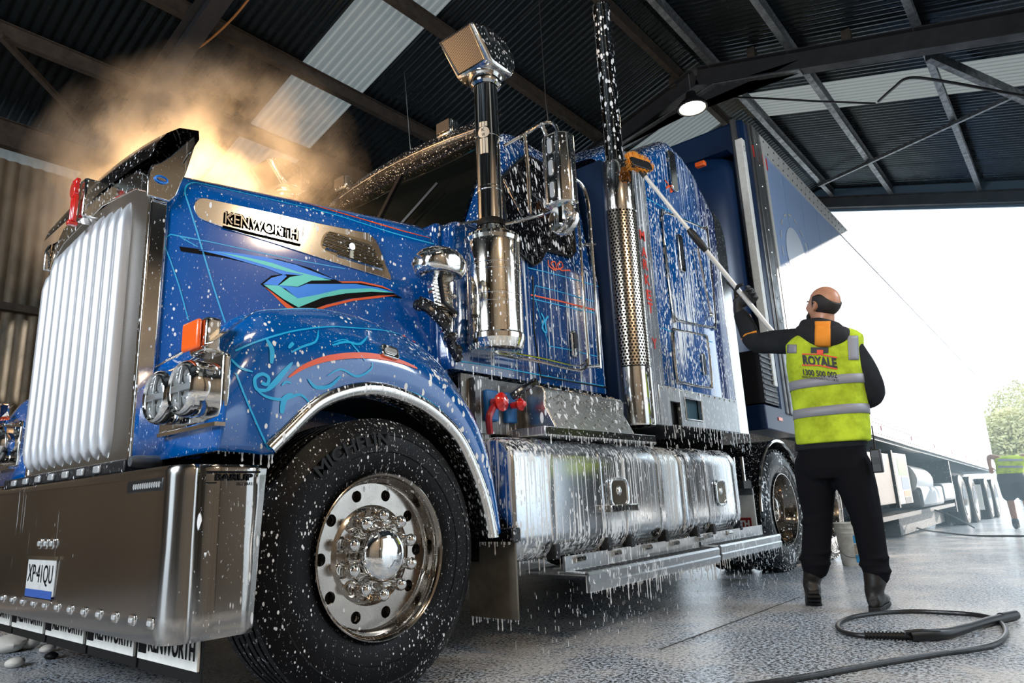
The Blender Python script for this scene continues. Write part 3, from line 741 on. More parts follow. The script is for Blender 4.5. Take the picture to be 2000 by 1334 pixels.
plt = MB().prism([(.178 + a_, by - .006, .483 + b_) for a_, b_ in rrect(.31, .135, .01)], (0, -.006, 0)).build('number_plate', mat('plate_white', (.62, .62, .60), .4, var=.2, vscale=30), bumper, bevel=.002)
MB().box((.03, by - .014, .408), (.325, by - .0125, .436)).build('plate_band', mat('plate_blue', (.03, .09, .35), .4), bumper)
text_mb('XP·41QU', (.04, by - .0135, .45), (1, 0, 0), (0, 0, 1), 1, 0, width=.275, height=.078, bold=.0).build('plate_lettering', black_d, bumper, smooth=False, fixn=False)
MB().beam((.02, by - .012, .553), (.34, by - .012, .553), .012, .012).beam((.02, by - .012, .40), (.34, by - .012, .40), .012, .012).build('plate_frame', chrome, bumper)
q = onx(447, 919, 1.246); 
text_mb('BARUP', (1.2545, .775, .785), (0, 1, 0), (0, 0, 1), 1, 0, width=.125, height=.022, bold=.03).build('maker_lettering', black_d, bumper, smooth=False, fixn=False)
text_mb('BULLBARS', (1.2545, .85, .770), (0, 1, 0), (0, 0, 1), 1, 0, width=.055, height=.010, bold=.01).build('maker_lettering', black_d, bumper, smooth=False, fixn=False)
MB().beam((1.253, .745, .812), (1.253, .925, .812), .004, .006).beam((1.253, .745, .779), (1.253, .78, .779), .004, .004).build('maker_flourish', black_d, bumper)
# mud flaps with lettering hanging under the bumper
for k, x in enumerate((1.00, .555, .11, -.335, -.78)):
    fl = MB().box((x - .205, .775, .235 ), (x + .205, .783, .345)).build('lettered_flap', white_p, T, smooth=False)
    MB().box((x - .212, .784, .20), (x + .212, .792, .35)).build('flap_backing', rubber_p, fl, smooth=False)
    text_mb('KENWORTH', (x - .125, .7735, .262), (1, 0, 0), (0, 0, 1), 1, 0, width=.315, height=.062, bold=.03).build('flap_lettering', black_d, fl, smooth=False, fixn=False)
    MB().box((x - .195, .772, .255), (x - .140, .7745, .33)).build('flap_badge', black_d, fl, smooth=False)
MB().box((-1.1, .78, .33), (1.1, .86, .80)).build('bumper_mount', chassis, T, smooth=False)
# ================================================================== wheels
rim_m = mat('polished_rim', (.36, .32, .28), .13, 1, dict(drops=.42, dscale=50, zs=.55, extra=.5, streak=.25, smin=.64), var=.25, vscale=5)
clean_c = mat('spotted_chrome', (.86, .85, .83), .06, 1, dict(drops=.34, dscale=75, zs=.5, extra=.3))
def tyre(mb, xo, c, R=.515, wd=.29, inner=.30, grooves=5, sgn=1, n=72):
    f = lambda a, r: (sgn * a, r)
    pr = [(xo - .012, inner - .012), (xo - .004, inner + .012), (xo + .006, inner + .03), (xo + .012, inner + .075), (xo + .012, inner + .08), (xo + .016, inner + .083), (xo + .017, inner + .11), (xo + .010, inner + .145), (xo + .012, inner + .15), (xo + .006, inner + .165), (xo - .006, R - .03), (xo - .02, R - .008), (xo - .028, R)]
    w0 = xo - .028; w1 = xo - wd + .028; gw = (w0 - w1) / (grooves + 1)
    for g in range(1, grooves + 1):
        p = w0 - gw * g; pr += [(p + .007, R), (p + .005, R - .014), (p - .005, R - .014), (p - .007, R)]
    pr += [(w1, R), (xo - wd + .008, R - .03), (xo - wd - .01, R - .11), (xo - wd, inner + .02), (xo - wd + .02, inner - .01)]
    mb.lathe([f(a, r) for a, r in pr], (0, c[0], c[1]), 'x', n)
def disc_with_holes(mb, x, c, r0, r1, rh, hr, n, sgn=1, depth=.03):
    for k in range(n):
        a0 = 2 * PI * (k - .5) / n; a1 = 2 * PI * (k + .5) / n; am = (a0 + a1) / 2
        outer = []; hole = []
        N = 20
        for i in range(N):
            t = i / N; 
            if t < .25: r, a = r0 + (r1 - r0) * (t / .25), a1
            elif t < .5: r, a = r1, a1 + (a0 - a1) * ((t - .25) / .25)
            elif t < .75: r, a = r1 + (r0 - r1) * ((t - .5) / .25), a0
            else: r, a = r0, a0 + (a1 - a0) * ((t - .75) / .25)
            outer.append((r, a))
        # hole points matched by angle about the hole centre
        hc = (rh * math.cos(am), rh * math.sin(am))
        P0, P1, P2 = [], [], []
        for r, a in outer:
            y, z = r * math.cos(a), r * math.sin(a); d = Vector((y - hc[0], z - hc[1])).normalized() * hr
            P0.append((x, c[0] + y, c[1] + z)); P1.append((x, c[0] + hc[0] + d.x, c[1] + hc[1] + d.y)); P2.append((x - sgn * depth, c[0] + hc[0] + d.x, c[1] + hc[1] + d.y))
        b = len(mb.v); mb.v += [Vector(p) for p in P0 + P1 + P2]
        for i in range(N):
            j = (i + 1) % N
            mb.f.append([b + i, b + j, b + N + j, b + N + i]); mb.f.append([b + N + i, b + N + j, b + 2 * N + j, b + 2 * N + i]); mb.m += [0, 0]
def wheel_front(sx, c=WC):
    mb = MB(); tyre(mb, 1.232, c, sgn=sx); w = mb.build('front_wheel', rubber, T, angle=32)
    C0 = (0, c[0], c[1])
    mb = MB()
    mb.lathe([(sx * a, r) for a, r in [(1.222, .290), (1.232, .296), (1.240, .300), (1.244, .302), (1.246, .298), (1.242, .292), (1.228, .283), (1.205, .279), (1.186, .277), (1.172, .272), (1.165, .2655)]], C0, 'x', 72)
    md = MB(); disc_with_holes(md, sx * 1.165, c, .184, .268, .228, .0225, 10, sx); md.build('rim_disc', rim_m, w, smooth=False)
    mb.lathe([(sx * a, r) for a, r in [(1.160, .19), (1.168, .180), (1.174, .168), (1.172, .165), (1.160, .162), (1.160, .10)]], C0, 'x', 60)
    mb.build('rim', rim_m, w, angle=40, weld=.0003)
    MB().lathe([(sx * 1.13, .001), (sx * 1.13, .275)], C0, 'x', 24).build('hub_backing', black, w)
    hub = [(1.16, .112), (1.175, .111), (1.19, .104), (1.20, .102), (1.225, .101), (1.245, .097), (1.262, .086), (1.273, .066), (1.279, .04), (1.281, .001)]
    MB().lathe([(sx * a, r) for a, r in hub], C0, 'x', 56).build('hub_cap', clean_c, w, angle=60)
    for k in range(10):
        a_ = 2 * PI * (k + .5) / 10; cc = (0, c[0] + math.cos(a_) * .143, c[1] + math.sin(a_) * .1425)
        pr = [(1.158, .031), (1.172, .031), (1.178, .024), (1.205, .0195), (1.216, .0195), (1.226, .023), (1.240, .0235), (1.250, .019), (1.256, .010), (1.258, .001)]
        MB().lathe([(sx * q, r) for q, r in pr], cc, 'x', 24).build('lug_nut', clean_c, w, angle=50)
    return w
wR = wheel_front(1); wL = wheel_front(-1)
# raised lettering blocks on the side wall
def sidewall_text(txt, c, r, x, a0, hgt, wdt, parent, sgn=1):
    mb = text_mb(txt, (0, 0, 0), (1, 0, 0), (0, 1, 0), 1, 0, width=wdt, height=hgt, bold=.02)
    for p in mb.v:
        a_ = a0 - (p.x - wdt / 2) / r; rr = r + p.y; p.x, p.y, p.z = x, c[0] - math.cos(a_) * rr * -1 if False else c[0] + math.cos(a_) * rr, c[1] + math.sin(a_) * rr
    return mb.build('tyre_lettering', rubber_p, parent, smooth=False, solid=.004, fixn=False)
sidewall_text('MICHELIN', WC, .405, 1.2535, math.radians(112), .05, .34, wR)
D1, D2 = 5.90, 7.22; RZc = .515
def wheel_drive(yc, sx):
    c = (yc, RZc + zg(yc)); mb = MB(); tyre(mb, 1.232, c, sgn=sx, grooves=4, n=64); tyre(mb, .90, c, sgn=sx, n=40)
    for k in range(48):                                  # shoulder lugs
        a_ = 2 * PI * k / 48; u = Vector((0, math.cos(a_), math.sin(a_))); 
        mb.beam(Vector((sx * 1.17, c[0], c[1])) + u * .512, Vector((sx * 1.226, c[0], c[1])) + u * .498, .03, .014, up=u)
    w = mb.build('drive_wheel', mat('soapy_tyre', (.006, .008, .010), .4, 0, dict(drops=.62, dscale=60, zs=.7, extra=.9, patch=4, streak=.6, sscale=60, smin=.6), bump=.25, bscale=90, spec=.3), T, angle=32)
    C0 = (0, c[0], c[1])
    MB().lathe([(sx * a, r) for a, r in [(1.222, .290), (1.236, .298), (1.246, .302), (1.246, .296), (1.235, .290), (1.20, .282), (1.16, .270), (1.14, .262), (1.08, .258), (1.05, .25), (1.035, .235), (1.03, .20), (1.045, .17), (1.05, .12), (1.06, .115), (1.15, .11), (1.165, .10), (1.175, .07), (1.178, .001)]], C0, 'x', 64).build('rim', rim_m, w, angle=40)
    for k in range(10):
        a_ = 2 * PI * (k + .5) / 10; cc = (0, c[0] + math.cos(a_) * .143, c[1] + math.sin(a_) * .1425)
        MB().lathe([(sx * q, r) for q, r in [(1.045, .022), (1.10, .02), (1.115, .012), (1.118, .001)]], cc, 'x', 12).build('lug_nut', chrome_w, w)
        a_ = 2 * PI * k / 10; cc = (0, c[0] + math.cos(a_) * .215, c[1] + math.sin(a_) * .215)
        MB().lathe([(sx * 1.0375, .001), (sx * 1.0385, .024)], cc, 'x', 14).build('hand_hole', black, w)
    return w
for yy in (D1, D2):
    wheel_drive(yy, 1); wheel_drive(yy, -1)
# chassis and underside
for sx in (1, -1):
    MB().box((sx * .43 - .04, .9, .62), (sx * .43 + .04, 8.2, .92)).build('chassis_rail', chassis, T, smooth=False)
for y in (.95, 2.3, 3.6, 5.2, 6.5, 7.9): MB().box((-.4, y, .66), (.4, y + .08, .86)).build('cross_member', chassis, T, smooth=False)
for y in (WC[0], D1, D2): MB().tube([(-1.0, y, .5), (1.0, y, .5)], .09, 12).build('axle', chassis, T)
MB().box((-.38, 1.0, .75), (.38, 2.3, 1.35)).build('engine_block', chassis, T, bevel=.05)
MB().box((-.9, 2.2, .38), (.55, 4.9, 1.25)).build('underbody', chassis, T, bevel=.02)
# ================================================================== cab
CL = [(1.33, 2.06, 3.50, 1.02, .03), (1.42, 2.05, 3.50, 1.02, .04), (2.08, 2.08, 3.50, 1.02, .04), (2.13, 2.12, 3.50, 1.015, .05), (2.17, 2.30, 3.50, 1.00, .10), (2.6, 2.52, 3.50, .95, .10), (2.88, 2.67, 3.50, .90, .10), (2.98, 2.74, 3.50, .86, .1), (3.04, 2.85, 3.48, .78, .1)]
rows = []
for z, yf, yb_, w, r in CL:
    r0 = []
    for sx, sy, a0 in ((1, -1, -90), (1, 1, 0), (-1, 1, 90), (-1, -1, 180)):
        cx_, cy_ = sx * (w - r), (yf + r if sy < 0 else yb_ - r)
        for k in range(5):
            a_ = math.radians(a0 + 90 * k / 4); r0.append((cx_ + r * math.cos(a_), cy_ + r * math.sin(a_), z))
    rows.append(r0)
mb = MB().grid(rows, True)
nn = len(rows[0]); mb.f.append(list(range(nn))); mb.m.append(0); mb.f.append([len(mb.v) - nn + i for i in range(nn)]); mb.m.append(0)
cab_bvh = mb.bvh()
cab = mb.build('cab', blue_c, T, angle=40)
def wx(z): return 1.004 - .112 * (z - 2.13)
def wy(z): return 2.30 + .51 * (z - 2.17) - .02
for sx in (1, -1):                                   # two flat screens and a centre bar
    MB().prism([(sx * .03, wy(2.2) - .03, 2.2), (sx * .89, wy(2.2), 2.2), (sx * .80, wy(2.94), 2.94), (sx * .03, wy(2.94) - .03, 2.94)], (0, .02, .0)).build('windscreen', glass, cab, smooth=False)
MB().beam((0, wy(2.2) - .035, 2.2), (0, wy(2.94) - .035, 2.94), .04, .02).build('screen_divider', black, cab)
for x0 in (.2, -.5):
    MB().beam((x0, wy(2.2) - .05, 2.2), (x0 + .35, wy(2.6) - .05, 2.62), .015, .015).build('wiper', black, cab)
# side window with the stepped lower edge
win = [(985, 345), (1040, 296), (1108, 330), (1124, 400), (1122, 492), (1112, 503), (1062, 490), (1046, 514), (1033, 522), (985, 480)]
P = [onx(x, y, 1.0) for x, y in win]; P = [Vector((wx(p.z) + .006 if p.z > 2.13 else 1.025, p.y, p.z)) for p in P]
MB().prism(P, (.012, 0, 0)).build('side_window', glass_f, cab, smooth=False)
MB().tube([p + Vector((.012, 0, 0)) for p in P] , .008, 6, closed=True).build('window_rubber', rubber_p, cab)
MB().prism([(-p.x, p.y, p.z) for p in P], (-.012, 0, 0)).build('side_window', glass_f, cab, smooth=False)
# cowl louvres, wiper arms, door lines
def onc(px, py, x=1.03): return onx(px, py, x)
paint('cab_pinstripe', [ribbon(l, cab_bvh, w_, .003) for l, w_ in (([(1030, 523), (1080, 535), (1130, 548), (1168, 560)], .005), ([(1045, 558), (1100, 572), (1162, 590)], .005), ([(1036, 583), (1100, 598), (1162, 612)], .006), ([(1045, 558), (1042, 575), (1060, 640), (1072, 676), (1110, 683), (1168, 697)], .005), ([(900, 706), (960, 715), (1040, 730), (1120, 745), (1185, 755)], .006))], cyan, cab)
paint('orange_pinstripe', [ribbon([(1036, 576), (1100, 590), (1163, 606)], cab_bvh, .009, .003)], orange_p, cab)
paint('orange_scroll', [ribbon(spline([(1070, 508), (1072, 520), (1085, 528), (1083, 512), (1075, 515), (1085, 526), (1098, 522), (1095, 512), (1088, 518), (1095, 528), (1110, 528), (1113, 530)], 4), cab_bvh, .009, .004)], orange_p, cab)
paint('blue_scroll', [ribbon(spline([(1056, 612), (1062, 625), (1058, 640), (1066, 650), (1064, 628), (1070, 618)], 4), cab_bvh, .012, .004)], cyan, cab)
# door edge groove
dl = [onx(x, y, 1.02) for x, y in ((1040, 540), (1042, 640), (1055, 735), (1185, 757))]
MB().tube([Vector((1.0225, p.y, p.z)) for p in dl], .005, 6).build('door_seam', black, cab)
hd = onx(1122, 672, 1.03)
MB().prism([(1.022, hd.y + a_, hd.z + b_) for a_, b_ in rrect(.075, .17, .03)], (.018, 0, 0)).build('door_handle', chrome_w, cab, bevel=.006)
MB().prism([(1.041, hd.y - .005 + a_, hd.z + .02 + b_) for a_, b_ in rrect(.035, .10, .015)], (.004, 0, 0)).build('handle_recess', black, cab)
# sun visor with ribs, roof lamps, horn
vis = MB()
rws = []
for i in range(7):
    y_ = 2.60 + .014 * i; z_ = 3.03 + .017 * i; rws.append([(x, y_ + .05 * (x / .85) ** 2, z_ - .035 * (x / .85) ** 2 + (.006 if i % 2 else 0)) for x in [-.85 + .17 * j for j in range(11)]])
vis.grid(rws).build('sun_visor', blackw, T, solid=.012, angle=20)
MB().grid([[(x, 2.60 + .05 * (x / .85) ** 2, 3.03 - .035 * (x / .85) ** 2), (x * .93, 2.80, 3.0 - .03 * (x / .85) ** 2), (x * .9, 2.95, 3.03)] for x in [-.85 + .17 * j for j in range(11)]]).build('visor_underside', blackw, T, solid=.01)
MB().grid([[(x * k_, y_, z_ - .03 * (x / .85) ** 2) for y_, z_, k_ in ((2.79, 3.01, .97), (2.72, 2.90, 1.0), (2.66, 2.86, 1.02))] for x in [-.85 + .17 * j for j in range(11)]]).build('screen_header', black, cab, solid=.01)
MB().tube([(x, 2.598 + .05 * (x / .85) ** 2, 3.025 - .035 * (x / .85) ** 2) for x in [-.85 + .17 * j for j in range(11)]], .006, 6).build('visor_edge', chrome, T)
for x in (-.72, .42):
    mb = MB().box((x - .075, 2.645, 3.085), (x + .075, 2.72, 3.19)); mb.build('roof_lamp', chrome_w, T, bevel=.014)
    MB().box((x - .06, 2.635, 3.105), (x + .06, 2.641, 3.185)).build('roof_lamp_lens', mat('dark_lens', (.06, .05, .04), .15), T, bevel=.008)
for x, h_ in ((-.62, .0), (-.05, .42)):
    pass
MB().tube([ony(803, 296, 2.75), ony(801, 280, 2.75), ony(790, 142, 2.75)], [.008, .005, .002]).build('aerial', chrome, T)
MB().tube([onx(1072, 245, 1.34), onx(1066, 200, 1.34), onx(1052, -10, 1.34)], [.004, .0025, .002]).build('aerial', black, T)
MB().tube([ony(588, 362, 2.3), ony(587, 290, 2.3)], .003).build('aerial', chrome, T)
# cowl and louvred panel, hinges between bonnet and cab
cow = MB()
MB().box((-.95, 2.04, 1.3), (.95, 2.12, 2.12)).build('cowl', blue_c, T, bevel=.02)
lou = onx(850, 620, 1.0)
lp_ = MB().prism([(.985, y_, z_) for y_, z_ in ((1.92, 1.82), (2.12, 1.84), (2.12, 1.44), (2.05, 1.44), (1.96, 1.62))], (.03, 0, 0)).build('side_louvre_panel', chrome_w, T)
for k in range(14):
    z_ = 1.80 - k * .018; MB().box((1.014, 1.925 + (k * .005), z_ - .005), (1.026, 2.04, z_ + .003)).build('louvre', chrome, lp_)
for k in range(4): MB().ell((1.03, 2.08, 1.80 - .1 * k), (.012, .014, .014), 10, 8).build('panel_bolt', chrome, lp_)
mb = MB(); mb.tube(spline([(.98, 1.86, 1.63), (1.03, 1.90, 1.60), (1.06, 1.98, 1.52), (1.04, 2.05, 1.42), (1.03, 2.10, 1.38)], 5), .024, 10)
for q in ((1.0, 1.87, 1.62), (1.05, 1.94, 1.57), (1.06, 2.01, 1.47), (1.04, 2.07, 1.42)): mb.ell(q, (.035, .035, .03), 10, 8)
mb.tube(spline([(.99, 1.88, 1.66), (1.04, 1.93, 1.62), (1.07, 2.0, 1.54)], 4), .012, 8)
mb.build('bonnet_strut', blackw, T)
# small chrome spotlight pod (rounded mirror back) ahead of the air cleaner
c = onx(858, 523, 1.16)
rows = []
c = c + Vector((.0, .0, .012)); mb = MB(); mb.ell(c, (.12, .135, .10), 28, 18) 
for v in mb.v:                                     # squarish shell, flat underside
    d = v - c; d.z = max(d.z, -.055) * (.85 if d.z > 0 else 1); d.x = max(min(d.x, .105), -.105); d.y = max(min(d.y, .125), -.125); v.x, v.y, v.z = (c + d)
mb.build('spot_mirror', chrome_w, T, angle=60)
MB().tube([c + Vector((-.02, .02, -.05)), c + Vector((-.08, .10, -.14)), (1.02, 2.1, c.z - .16)], .012).build('spot_mirror_arm', black, T)
# ================================================================== air cleaners
def rain_cap(c, par):
    X, Y, Z = c
    hwid = .13
    # side outline (y, z): overhanging front with mesh, rounded back
    mb = MB(); sec = []
    out_ = [(-.24, .185), (-.11, .235), (.05, .215), (.115, .16), (.125, .09), (.09, .02), (-.05, .015), (-.10, .03)]
    for dx, s_ in ((-hwid, .92), (-hwid + .012, 1), (hwid - .012, 1), (hwid, .92)):
        cy_, cz_ = -.03, .12
        sec.append([(X + dx, Y + cy_ + (y - cy_) * s_, Z + cz_ + (z - cz_) * s_) for y, z in out_])
    mb.grid(sec, True); n_ = len(out_); L = len(mb.v)
    mb.f.append(list(range(n_))); mb.f.append([L - n_ + i for i in range(n_)]); mb.m += [0, 0]
    cap = mb.build('rain_cap', chrome_w, par, bevel=.012, angle=50)
    a_ = Vector((0, -.24, .185)); b_ = Vector((0, -.10, .03)); nrm = Vector((0, -.155, -.14)).normalized()
    q = [Vector((X - hwid + .018, Y, Z)) + a_ + (b_ - a_) * .04, Vector((X + hwid - .018, Y, Z)) + a_ + (b_ - a_) * .04, Vector((X + hwid - .03, Y, Z)) + a_ + (b_ - a_) * .95, Vector((X - hwid + .03, Y, Z)) + a_ + (b_ - a_) * .95]
    MB().prism([p + nrm * .002 for p in q], nrm * .004).build('intake_mesh', mm, par, smooth=False)
    MB().tube([p + nrm * .006 for p in q], .006, 6, closed=True).build('intake_frame', chrome, par)
    MB().lathe([(.04, .075), (.03, .092), (.01, .095), (0, .088), (-.02, .09), (-.035, .085), (-.045, .07)], c, 'z', 36).build('cap_collar', chrome, par)
def air_cleaner(X, Y, dz=0, badge=True):
    c = (X, Y, 0); z0, z1 = 1.46, 2.02
    body = [(1.425, .001), (1.425, .10), (1.43, .13), (1.455, .142), (1.475, .150), (1.50, .152), (1.508, .147), (1.66, .147), (1.662, .149), (1.672, .149), (1.674, .147), (1.70, .147), (1.702, .149), (1.71, .149), (1.712, .147), (1.83, .147), (1.832, .149), (1.842, .149), (1.844, .147), (1.865, .147), (1.867, .149), (1.875, .149), (1.877, .147), (1.985, .147), (2.0, .145), (2.02, .152), (2.035, .150), (2.045, .138), (2.05, .11), (2.065, .09), (2.085, .082), (2.10, .075)]
    a = MB().lathe(body, c, 'z', 64).build('air_cleaner', mat('canister_chrome', (.86, .82, .74), .1, 1, dict(drops=.42, dscale=85, zs=.42, streak=.5, sscale=90, smin=.63, extra=.4)), T, angle=17)
    MB().lathe([(2.08, .068), (2.30, .0655), (2.305, .068), (2.32, .068), (2.325, .0655), (2.62, .0655), (2.622, .0675), (2.65, .0675), (2.652, .0655), (2.93 + dz, .0655)], c, 'z', 48).build('intake_pipe', chrome, a, angle=17)
    MB().lathe([(2.10, .078), (2.13, .075), (2.14, .068)], c, 'z', 40).build('rubber_collar', rubber_p, a)
    rain_cap(Vector((X, Y, 2.90 + dz)), a)
    for z in (1.685, 1.855):
        MB().tube([(X - .155, Y - .05, z - .01), (X - .175, Y - .06, z)], .012).ell((X - .165, Y - .06, z + .01), .02, 10, 8).build('band_clamp', chrome_w, a)
    for z in (1.60, 1.90): MB().box((X - .16 if X > 0 else X + .1, Y - .02, z - .03), (X - .1 if X > 0 else X + .16, Y + .06, z + .03)).build('bracket', black, a)
    if badge:
        pb = MB(); z_ = 2.63
        mb = MB()
        circ = [(math.cos(k * PI / 12) * .032, math.sin(k * PI / 12) * .034) for k in range(24)]
        # emblem wrapped on the pipe, facing front right
        ang = math.radians(-68)
        def wrap(poly, off):
            return [Vector((X + math.cos(ang + a_ / .0655) * (.0655 + off), Y + math.sin(ang + a_ / .0655) * (.0655 + off), z_ + b_)) for a_, b_ in poly]
        mb.grid([wrap([(math.sqrt(max(.034 ** 2 - b_ * b_, 0)) * (q / 4) * .95, b_) for q in range(-4, 5)], .0025) for b_ in [-.034 + .068 * i / 12 for i in range(13)]])
        for k in (-1, 0, 1):
            for zz, hh in ((.035, .028), (-.125, .09)):
                mb.add(wrap([(k * .016 - .0065, zz), (k * .016 + .0065, zz), (k * .016 + .0065, zz + hh), (k * .016 - .0065, zz + hh)], .0022), [(0, 1, 2, 3)])
        mb.build('pipe_emblem', mat('etched_emblem', (.50, .42, .32), .5), a, smooth=False, fixn=False)
        for ch, zz in (('K', .004), ('W', -.026)):
            tm = text_mb(ch, (0, 0, 0), (1, 0, 0), (0, 1, 0), 1, 0, width=.018, height=.020)
            P = wrap([(p.x - .009, p.y + zz) for p in tm.v], .0035); MB().add(P, tm.f).build('emblem_letter', black_d, a, smooth=False, fixn=False)
    return a
air_cleaner(1.12, 2.28, .08); air_cleaner(-1.06, 2.40, .17, False)
# ================================================================== mirror, brackets and grab rails
bar = MB().tube(spline([onx(985, 438, 1.10), onx(1010, 432, 1.15), onx(1060, 418, 1.28), onx(1090, 400, 1.40), onx(1095, 385, 1.44), onx(1092, 320, 1.44), onx(1090, 260, 1.42), onx(1078, 240, 1.38), onx(1060, 242, 1.34), onx(1025, 262, 1.2), onx(985, 285, 1.10)], 5), .010, 10)
bar.tube([onx(1025, 262, 1.2), onx(1032, 330, 1.2), onx(1036, 420, 1.2)], .012, 10)
bar.tube([onx(1082, 305, 1.41), onx(1088, 380, 1.41)], .006, 8)
bar.tube([onx(985, 352, 1.08), onx(1020, 420, 1.18)], .008, 8)
bar.tube([onx(895, 438, 1.05), onx(935, 432, 1.05), onx(985, 438, 1.10)], .009, 8)
bar = bar.build('mirror_bracket', chrome_w, T)
A = onx(1056, 270, 1.44); Bq = onx(1110, 265, 1.52)
# mirror body: tall six-sided shell seen from behind and below
def mirror(sx):
    Yc = 2.46; X0 = ony(1055, 330, Yc - .06).x; z0, z1 = 2.17, 2.575
    plan = [(X0, Yc - .035), (X0 + .03, Yc - .062), (X0 + .12, Yc - .062), (X0 + .165, Yc - .02), (X0 + .165, Yc + .04), (X0, Yc + .04)]
    if sx < 0: plan = [(-x, y) for x, y in plan]
    m_ = MB().prism([(x, y, z0) for x, y in plan], (0, 0, z1 - z0)).build('mirror', chrome_w, T, bevel=.014, segs=3)
    gl = MB().box((min(sx * (X0 + .01), sx * (X0 + .155)), Yc + .041, z0 + .01), (max(sx * (X0 + .01), sx * (X0 + .155)), Yc + .044, z1 - .01)).build('mirror_glass', chrome, m_)
    for k in range(3):
        zc = z0 + .075 + k * .125; c_ = Vector((sx * (X0 + .075), Yc - .063, zc))
        MB().prism([c_ + Vector((a_, 0, b_)) for a_, b_ in rrect(.03, .088, .014)], (0, -.009, 0)).build('slot_lamp', lens, m_, bevel=.003)
        MB().prism([c_ + Vector((a_, -.001, b_)) for a_, b_ in rrect(.044, .10, .02)], (0, -.003, 0)).build('slot_lamp_rim', black, m_)
    c_ = Vector((sx * (X0 + .09), Yc - .0, 2.10))
    MB().lathe([(.02, .001), (0, .05), (-.015, .078), (-.02, .084), (-.014, .088), (.012, .088)][::-1], c_, 'y', 32).build('round_mirror', chrome_w, m_)
    MB().box((c_.x - .012, c_.y - .03, 2.07), (c_.x + .012, c_.y - .01, 2.19)).build('mirror_stem', chrome, m_)
mirror(1); mirror(-1)
gm = chrome_w
gr1 = MB().tube(spline([onx(1056, 240, 1.08), onx(1100, 330, 1.10), onx(1135, 360, 1.11), onx(1148, 400, 1.12), onx(1156, 500, 1.12), onx(1165, 620, 1.12), onx(1172, 720, 1.12)], 6), .013, 10).build('grab_rail', gm, T)
mb = MB().tube(spline([onx(1127, 392, 1.08), onx(1135, 500, 1.12), onx(1142, 620, 1.12), onx(1148, 700, 1.12), onx(1142, 718, 1.12), onx(1125, 723, 1.12), onx(1050, 706, 1.12), onx(985, 694, 1.12), onx(968, 688, 1.12), onx(960, 675, 1.10)], 6), .009, 10)
mb.tube(spline([onx(1148, 700, 1.11), onx(1138, 712, 1.11), onx(1120, 714, 1.11), onx(1050, 698, 1.10), onx(980, 686, 1.1)], 5), .006, 8)
for q in ((1137, 478), (1146, 716)):
    mb.tube([onx(*q, 1.12), onx(q[0] + 24, q[1] - 1, 1.12)], .011, 8)
mb.build('grab_rail', gm, T)
# ================================================================== exhaust stack
EX = (1.12, 3.66)
ex = MB().lathe([(1.12, .085), (1.12, .118), (1.135, .122), (1.50, .122), (1.505, .117)], (EX[0], EX[1], 0), 'z', 56).build('exhaust_stack', chrome_f, T, angle=17)
MB().lathe([(2.60, .119), (2.61, .123), (2.94, .123), (2.965, .118), (2.98, .105), (2.995, .08)], (EX[0], EX[1], 0), 'z', 56).build('heat_shield_top', chrome_w, ex, angle=25)
MB().lathe([(2.98, .066), (4.27, .066), (4.29, .069), (4.30, .066), (4.285, .060), (3.9, .058)], (EX[0], EX[1], 0), 'z', 40).build('exhaust_pipe', mat('dark_wet_chrome', (.33, .32, .31), .08, 1, dict(drops=.66, dscale=48, zs=.5, extra=.6)), ex)
MB().lathe([(1.3, .095), (2.8, .095)], (EX[0], EX[1], 0), 'z', 32).build('muffler', black, ex)
mb = MB(); NC = 32; rr_ = .121; p_ = 2 * PI * rr_ / NC; dz_ = p_ * .866; nr = int(1.10 / dz_)
hexo = [(math.cos(PI / 6 + k * PI / 3) * p_ / math.sqrt(3), math.sin(PI / 6 + k * PI / 3) * p_ / math.sqrt(3)) for k in range(6)]
for j in range(nr):
    for i in range(NC):
        u0 = (i + .5 * (j % 2)) * p_; v0 = 1.51 + (j + .5) * dz_; ps = []
        for s_ in (1, .62):
            for a_, b_ in hexo:
                th = (u0 + a_ * s_) / rr_; ps.append((EX[0] + math.cos(th) * rr_, EX[1] + math.sin(th) * rr_, v0 + b_ * s_))
        mb.add(ps, [(k, (k + 1) % 6, 6 + (k + 1) % 6, 6 + k) for k in range(6)])
mb.build('perforated_guard', mat('guard_chrome', (.80, .72, .60), .2, 1), ex, fixn=False, angle=60)
# blue backing shield behind the stack and lettered strip ahead of the bunk
MB().box((.80, 3.50, 1.14), (1.10, 3.56, 2.98)).build('stack_shield', blue_d, T, bevel=.01)
# ================================================================== sleeper
SY0, SY1, SY2 = 3.80, 4.86, 5.33
rows = []
def srow(y, zt, w, zb, r=.14):
    h = [(w, zb), (w, (zb + zt) / 2), (w, zt - r)] + [(w - r + r * math.cos(PI / 2 * k / 6), zt - r + r * math.sin(PI / 2 * k / 6)) for k in range(1, 7)] + [(w * .4, zt + .04), (0, zt + .05)]
    return [(x, y, z) for x, z in h] + [(-x, y, z) for x, z in reversed(h[:-1])]
mb = MB().grid([srow(3.50, 2.92, .90, 1.4), srow(3.78, 3.00, 1.19, 1.40), srow(3.80, 3.02, 1.205, 1.40), srow(4.1, 3.30, 1.215, 1.40), srow(4.4, 3.48, 1.22, 1.40), srow(4.62, 3.46, 1.22, 1.40), srow(4.84, 3.36, 1.22, 1.40), srow(4.86, 3.34, 1.215, 1.40)])
sl_bvh = mb.bvh(); sl = mb.build('sleeper', blue_s, T, angle=45)
mb = MB().grid([srow(4.865, 3.33, 1.205, 1.13), srow(4.88, 3.32, 1.215, 1.13), srow(5.0, 3.24, 1.215, 1.13), srow(5.13, 3.12, 1.215, 1.13)])
mb.build('side_extender', mat('extender_blue', (.003, .03, .16), .25, .3, dict(FS, drops=.5), coat=1), T, angle=45)
